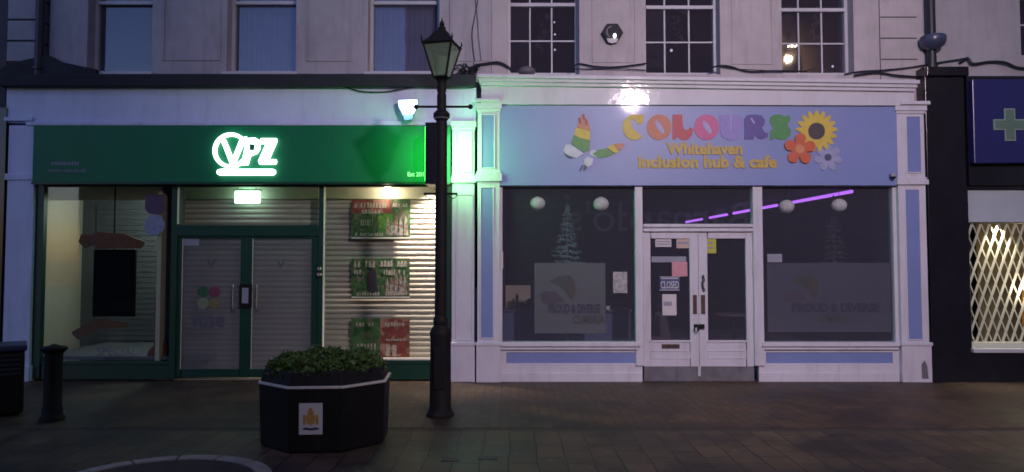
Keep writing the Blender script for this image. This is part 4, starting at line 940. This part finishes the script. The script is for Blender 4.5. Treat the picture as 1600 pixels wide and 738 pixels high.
# folding lattice grille: one piece
g=MB(); Yg=YF+.17; gx0=P(1509,440,Yg)[0]; zt=zz(347,Yg)-.0; zb2=zz(536,Yg)
cw=13.6/F*Yg; rh=(zt-zb2)/10
nc=22
for i in range(nc):
    for j in range(10):
        x=gx0+i*cw; ztop=zt-j*rh; 
        sk=-.0*j
        p_t=(x+(cw/2 if j%2 else 0)); 
        # right-leaning flat bar (front) and left-leaning thin bar (behind)
        for (dx,yy,w) in ((-cw/2,Yg,.036),(cw/2,Yg+.02,.016)):
            xa=p_t; xb_=p_t+dx; 
            g.add([(xa-w/2,yy,ztop),(xa+w/2,yy,ztop),(xb_+w/2,yy,ztop-rh),(xb_-w/2,yy,ztop-rh),(xa-w/2,yy+.006,ztop),(xa+w/2,yy+.006,ztop),(xb_+w/2,yy+.006,ztop-rh),(xb_-w/2,yy+.006,ztop-rh)],[(0,3,2,1),(4,5,6,7),(0,1,5,4),(2,3,7,6),(1,2,6,5),(3,0,4,7)])
g.obj('security_grille',M['grille'],b)
mb=MB(); mb.box(gx0,gx0+nc*cw,Yg-.012,Yg+.03,zt-.02,zt+.02); mb.box(gx0,gx0+nc*cw,Yg-.012,Yg+.03,zb2-.02,zb2-.0); mb.obj('grille_rail',M['grille'],b)
lamp('chemist_light','SPOT',(7.0,YF+.125,zz(347,YF)-.04),85,(1,.88,.70),size=.03,target=(7.1,YF+.42,.8),spot=95,blend=.6)
lamp('chemist_light','POINT',(7.8,YF+.8,2.0),10,(1,.72,.36),size=.1)
lamp('chemist_light','POINT',(7.35,YF+.115,1.3),8,(1,.86,.64),size=.05)  # added fill lamp, evens out the brightness of the lower grille
tag(MB().box(7.75,8.2,YF+.7,YF+.75,.6,1.3).obj('display_card',mat('orange_card',(.5,.22,.05),.6,var=.3,scale=4)),'orange display card behind the lattice of the chemist window','display card')
tag(MB().box(6.7,7.0,YF+.8,YF+.85,.6,1.2).obj('display_card',mat('cream_card',(.45,.40,.25),.6,var=.3,scale=4)),'dull cream display card at the left behind the chemist lattice','display card')
# blue sign with cross
t=thing('shop_sign','deep blue chemist sign with pale green cross at the right edge','shop sign',P(1580,255,YF-.1))
a,c,d,e=R(1521,124,1720,255,YF-.12); MB().box(a,13,YF-.12,YF-.002,d,e).obj('sign_box',M['chem_blue'],t,bev=.01)
X,_,Z=P(1578,195,YF-.13)
def crossp(s,w): return [(X-w,Z+s),(X+w,Z+s),(X+w,Z+w),(X+s,Z+w),(X+s,Z-w),(X+w,Z-w),(X+w,Z-s),(X-w,Z-s),(X-w,Z-w),(X-s,Z-w),(X-s,Z+w),(X-w,Z+w)]
MB().prism(crossp(.23,.075),YF-.135,YF-.1202).obj('cross_rim',M['cross_edge'],t)
MB().prism(crossp(.215,.06),YF-.14,YF-.1352).obj('cross',M['cross'],t)
# right drainpipe with hopper
t=pipe('black drainpipe with a hopper head beside the chemist sign',1449,zb=zz(118)-.3)
x=xx(1449); z=zz(80)
mb=MB(); mb.lathe([(.07,-.03),(.10,0),(.15,.03),(.172,.075),(.178,.13),(.17,.17),(.15,.18),(.06,.17)],x,YU-.14,20,z); mb.obj('hopper',mat('hopper_blue',(.05,.06,.11),.3,var=.2),t,smooth=True)

# ================================================================== STREET LANTERN
Yq=8.0; x,_,_=P(688,640,Yq); 
t=thing('street_lamp','tall black heritage street lantern, unlit, standing between the two shops','street lamp',(x,Yq,0))
def zl(py): return P(690,py,Yq)[2]
mb=MB(); s=1/F*Yq
mb.lathe([(.16,0),(.16,.02),(.14,.05),(.125,.08)],x,Yq,8,0,rot=math.pi/8); mb.obj('foot',M['black_iron'],t,bev=.004)
mb=MB(); mb.lathe([(.125,.08),(.118,.10),(.112,zl(530)),(.118,zl(524)),(.118,zl(519)),(.10,zl(514)),(.075,zl(508)),(.082,zl(505)),(.082,zl(500)),(.066,zl(494))],x,Yq,24); mb.obj('base_column',M['black_iron'],t,smooth=True)
mb=MB(); mb.box(x-.06,x+.06,Yq-.124,Yq-.11,.3,.75); mb.obj('access_door',M['black_iron'],t,bev=.006)
mb=MB(); mb.lathe([(.066,zl(494)),(.064,zl(300)),(.062,zl(193)),(.058,zl(190)),(.09,zl(184)),(.092,zl(178)),(.05,zl(172)),(.052,zl(150)),(.044,zl(146)),(.052,zl(142)),(.046,zl(128))],x,Yq,24); mb.obj('shaft',M['black_iron'],t,smooth=True)
mb=MB(); mb.lathe([(.083,zl(187)),(.088,zl(185.5)),(.083,zl(184))],x,Yq,24); mb.obj('collar_ring',M['chrome'],t,smooth=True)
def bar(py,x0,x1,r,nm):
    z=zl(py); mb=MB(); a=P(x0,py,Yq)[0]; c=P(x1,py,Yq)[0]; mb.tube([(a,Yq,z),(c,Yq,z)],r,8)
    if nm=='ladder_bar': mb.ball((a,Yq,z),.028,8); mb.ball((c,Yq,z),.028,8)
    mb.obj(nm,M['black_iron'],t,smooth=True)
bar(167,650,735,.013,'ladder_bar'); bar(303,662,715,.013,'banner_bracket')
mb=MB()
for sx in (-1,1):
    mb.tube([(x+sx*(.07+.11*k/8),Yq,zl(304)-.045*math.sin(math.pi*k/8)) for k in range(9)],.005,5)
mb.obj('bracket_scroll',M['black_iron'],t)
# lantern head: square, turned a little
rot=rad(-13); zb_=zl(122); zt_=zl(72)-.0; rb,rt=.085*1.15,.185*1.13
def corners(hw,z): 
    out=[]
    for sx,sy in ((-1,-1),(1,-1),(1,1),(-1,1)):
        X_=hw*sx;Y_=hw*sy; out.append(Vector((x+X_*math.cos(rot)-Y_*math.sin(rot),Yq+X_*math.sin(rot)+Y_*math.cos(rot),z)))
    return out
lb,lt=corners(.072,zb_),corners(.162,zt_)
head=MB()
for i in range(4):
    head.tube([lb[i],lt[i]],.013,6); head.tube([lb[i],lb[(i+1)%4]],.012,6); head.tube([lt[i],lt[(i+1)%4]],.016,6)
    out=(lt[i]-Vector((x,Yq,zt_))).normalized(); head.tube([lt[i],lt[i]+out*.02+Vector((0,0,.05)),lt[i]+out*.015+Vector((0,0,.085))],[.014,.01,.003],6)
head.lathe([(.046,-.06),(.06,-.03),(.10,0)],x,Yq,16,zb_)
hd=head.obj('lantern_frame',M['black_iron'],t)
mb=MB()
for i in range(4):
    a,b_,c,d=lb[i],lb[(i+1)%4],lt[(i+1)%4],lt[i]; ctr=Vector((x,Yq,(zb_+zt_)/2)); nrm=(b_-a).cross(d-a).normalized()*.003
    v=[a,b_,c,d]; mb.add([q+nrm for q in v]+[q-nrm for q in v],[(0,1,2,3),(7,6,5,4)])
mb.obj('lantern_glass',M['lantern_glass'],hd)
# roof: concave pyramid
mb=MB(); lv=[(.185,0),(.15,.035),(.11,.075),(.085,.12),(.07,.15)]
rings=[corners(w,zt_+h) for w,h in lv]
vs=[v for r_ in rings for v in r_]; fs=[]
for i in range(len(lv)-1):
    for k in range(4): fs.append((4*i+k,4*i+(k+1)%4,4*i+4+(k+1)%4,4*i+4+k))
fs.append((3,2,1,0)); fs.append(tuple(4*(len(lv)-1)+k for k in range(4)))
mb.add(vs,fs); mb.obj('lantern_roof',M['black_iron'],t)
mb=MB(); mb.lathe([(.075,.0),(.06,.02),(.04,.05),(.045,.065),(.022,.08),(.03,.1),(.02,.125),(.008,.15),(.002,.185)],x,Yq,16,zt_+.14); mb.obj('finial',M['black_iron'],t,smooth=True)
mb=MB(); mb.ball((x+.02,Yq,zt_-.06),.085,10,.7); mb.obj('lamp_globe',mat('olive_globe',(.05,.07,.04),.3),t,smooth=True)

# ================================================================== PLANTER
cx,cy=P(511,600,6.93)[0],6.93; Hh=.575; W2=.565
def octo(r,rot=rad(22.5+4)):
    rr=r/math.cos(math.pi/8); return [(cx+rr*math.cos(rot+k*math.pi/4),cy+rr*math.sin(rot+k*math.pi/4)) for k in range(8)]
t=thing('planter','large black octagonal street planter with silver band and white crest plaque','planter',(cx,cy,0))
def frustum(mb,r0,z0,r1,z1):
    A=octo(r0);B=octo(r1); mb.add([(a,b_,z0) for a,b_ in A]+[(a,b_,z1) for a,b_ in B],[tuple(range(7,-1,-1)),tuple(range(8,16))]+[(i,(i+1)%8,8+(i+1)%8,8+i) for i in range(8)])
mb=MB(); frustum(mb,.53,0.0,.535,.02); mb.obj('base',M['planter_black'],t)
mb=MB(); frustum(mb,W2-.018,.012,W2,Hh-.02); mb.obj('tub',M['planter_black'],t,bev=.008)
mb=MB(); frustum(mb,W2+.008,Hh-.018,W2+.008,Hh+.004); mb.obj('rim_band',M['steel_band'],t,bev=.003)
mb=MB(); frustum(mb,W2-.01,Hh+.004,W2-.04,Hh+.115); mb.obj('upper_rim',M['planter_black'],t,bev=.006)
mb=MB(); frustum(mb,W2-.09,Hh+.117,W2-.12,Hh+.125); mb.obj('soil',M['soil'],t)
# crest plaque on the front facet
A=octo(1)  # find the facet facing the camera
th=rad(-90+4); nrm=Vector((math.cos(th),math.sin(th),0)); tan=Vector((-nrm.y,nrm.x,0))
def onf(u,z,out): # point on front facet
    r=(W2-.018)+.018*(z-.012)/(Hh-.032); p=Vector((cx,cy,0))+nrm*(r+out)+tan*u; return (p.x,p.y,z)
zc=.30; uc=-.035
def plate(w,h,o,nm,m,u0=0,z0=0,par=None,pts=None):
    pts=pts or [(-w,-h),(w,-h),(w,h),(-w,h)]
    f=[onf(uc+u0+a,zc+z0+b_,o) for a,b_ in pts]; bk=[onf(uc+u0+a,zc+z0+b_,o-.004) for a,b_ in pts]; n=len(pts)
    return MB().add(f+bk,[tuple(range(n)),tuple(range(2*n-1,n-1,-1))]+[(i,n+i,n+(i+1)%n,(i+1)%n) for i in range(n)]).obj(nm,m,par or t)
pl=plate(.1,.135,.006,'crest_plaque',M['paper'])
plate(0,0,.009,'crest_shield',M['gold'],0,.0,pl,[(-.04,.035),(-.04,-.01),(-.03,-.035),(0,-.055),(.03,-.035),(.04,-.01),(.04,.035)])
plate(0,0,.0085,'crest_helm',M['gold'],0,.0,pl,[(-.02,.037),(.02,.037),(.026,.06),(.012,.075),(.016,.09),(-.01,.098),(-.016,.08),(-.026,.06)])
for sx in (-1,1):
    plate(0,0,.0088,'crest_supporter',M['gold'],0,0,pl,[(sx*.045,-.05),(sx*.06,-.052),(sx*.068,-.02),(sx*.06,.005),(sx*.066,.03),(sx*.054,.045),(sx*.046,.02)][::sx])
plate(0,0,.0092,'crest_ribbon',mat('ribbon_navy',(.03,.035,.09),.6),0,0,pl,[(-.075,-.085),(-.05,-.072),(0,-.08),(.05,-.072),(.075,-.085),(.05,-.092),(0,-.098),(-.05,-.092)])
# low shrub: thousands of small leaves
def shrub(mb,n,r0,seed,size):
    rnd=random.Random(seed)
    for _ in range(n):
        a=rnd.uniform(0,2*math.pi); q=math.sqrt(rnd.random())*r0; lx,ly=q*math.cos(a),q*math.sin(a)
        hgt=.07*(1-(q/r0)**7)+.025+.03*math.sin(lx*7+2)*math.sin(ly*9)+.025*ly/r0+.03*math.sin(lx*13+1)*math.cos(ly*11)+.02*math.sin(lx*31)
        z=Hh+.09+hgt*rnd.uniform(.25,1.08)**.6
        if q>r0*.86: z-=rnd.uniform(0,.05)
        c=Vector((cx+lx,cy+ly,z)); d=Vector((rnd.uniform(-1,1),rnd.uniform(-1,1),rnd.uniform(-.2,1))).normalized()
        s=size*rnd.choice((.45,.6,.8,1,1.5))*rnd.uniform(.8,1.2); u=d.cross(Vector((rnd.uniform(-1,1),rnd.uniform(-1,1),rnd.uniform(-1,1)))).normalized()*s*.32
        tip=c+d*s; mid=c+d*s*.5
        mb.add([c,mid+u,tip,mid-u],[(0,1,2,3)])
        
st=thing('low_shrub','bushy green ground cover shrub filling the octagonal planter','shrub',(cx,cy,Hh+.06))
mb=MB(); shrub(mb,15000,W2-.03,1,.034); mb.obj('foliage',M['leaf'],st)
mb=MB(); shrub(mb,8000,W2-.05,2,.034)
for k in range(60):
    a=random.uniform(0,6.28);q=random.uniform(0,.45); p=(cx+q*math.cos(a),cy+q*math.sin(a)); mb.tube([(p[0],p[1],Hh+.06),(p[0]+random.uniform(-.04,.04),p[1]+random.uniform(-.04,.04),Hh+.2)],.003,4)
mb.obj('shaded_foliage',M['leaf2'],st)

# ================================================================== BOLLARD, BIN
x,_,_=P(82,640,7.75)
t=thing('bollard','slim black bollard with flared cap in front of the vape shop left window','bollard',(x,7.75,0))
MB().lathe([(.12,0),(.12,.03),(.10,.06),(.098,.12),(.088,.15),(.085,.66),(.088,.70)],x,7.75,20).obj('post',M['black_iron'],t,smooth=True)
MB().lathe([(.088,.70),(.12,.735),(.13,.755),(.12,.77),(.05,.785),(.012,.80)],x,7.75,20).obj('cap',M['black_iron'],t,smooth=True)
t=thing('litter_bin','bulky black slatted litter bin cut off by the left edge of the photo','litter bin',(-5.78,8.0,0))
bx0,bx1=-6.18,-5.38
MB().box(bx0,bx1,7.75,8.25,.03,.70).obj('body',M['planter_black'],t,bev=.02)
for k in range(5):
    MB().box(bx0+.03,bx1-.03,7.735,7.7495,.44+k*.05,.468+k*.05).obj('slat',M['bin_slats'],t,bev=.004)
MB().box(bx0-.02,bx1+.02,7.71,8.29,.70,.765).obj('lid',mat('bin_lid',(.03,.035,.08),.45,var=.2),t,bev=.015)
mb=MB(); mb.prism([(-5.68+.05*math.cos(a*math.pi/8),.235+.04*math.sin(a*math.pi/8)) for a in range(16)],7.738,7.7495); mb.obj('badge',M['paper_grey'],t)
t.rotation_euler=(0,0,rad(34))

# ================================================================== ACROSS THE SQUARE (seen only as reflections)
def opp(label,x0,x1,h,cols):
    b=thing('terraced_building',label,'building',((x0+x1)/2,-6,0))
    wl=MB(); wl.box(x0,x1,-10,-6,0,h); wl.obj('wall',M['brick_opp'],b)
    mb=MB(); mb.box(x0,x1,-6.0+.001,-5.8,h-.25,h+.05); mb.obj('cornice',M['opp_trim'],b)
    for i in range(cols):
        cxw=x0+(x1-x0)*(i+.5)/cols
        for z in (4.8,8.0):
            if z+1.9<h:
                f=MB(); f.box(cxw-.6,cxw+.6,-5.999,-5.95,z,z+1.7).obj('window',M['black_gloss'],b)
    MB().box(x0+.4,x1-.4,-5.999,-5.9,.4,2.7).obj('shop_window',M['black_gloss'],b)
    return b
opp('low brick building across the square on the vape shop side',-16,-4.2,8.2,4)
opp('tall brick building across the square facing the cafe',-4.1,9,14,4)
opp('tall brick building across the square facing the chemist',9.1,20,14,4)
t=thing('shop_sign','dim shop name board across the square, mirrored faintly in the cafe window','shop sign',(5,-5.9,2.9))
MB().box(0,9,-5.999,-5.88,2.75,4.2).obj('sign_board',mat('opp_board',(.02,.02,.03),.6),t)
def back_text(): 
    mb=MB(); mb.text("Barnardo's",0,0,1,1,-5.87,.02,offset=0,mirror=True,world=(2.1,8.7,2.95,4.05)); return mb
back_text().obj('lettering',em('opp_letters',(.7,.75,.9),.07),t)
def head(loc,label,pole=True,col='glow_street'):
    x,y,z=loc; t=thing('street_lamp',label,'street lamp',(x,y,0) if pole else (x,-6,z))
    MB().box(x-.2,x+.2,y-.13,y+.13,z,z+.07).obj('lamp_housing',M['black_iron'],t,bev=.02)
    MB().box(x-.17,x+.17,y-.10,y+.10,z-.025,z-.001).obj('lamp_lens',M[col],t)
    if pole: MB().tube([(x,y-.3,0),(x,y-.3,z-.1),(x,y-.25,z+.03),(x,y-.12,z+.04)],[.08,.06,.05,.04],12).obj('pole',M['black_iron'],t,smooth=True)
    else: MB().tube([(x,-6,z+.03),(x,y-.1,z+.03)],.03,8).obj('bracket_arm',M['black_iron'],t,smooth=True)
    return t
head(KEY,'lit street light on a pole behind the viewpoint, mirrored in the cafe cornice')
t=head((10.55,-5.3,9.9),'lit wall light on the building opposite the chemist, mirrored in the right pane window',pole=False)
lamp('wall_light_beam','POINT',(10.45,-5.5,9.45),420,(1,.70,.42),size=.12,parent=t)
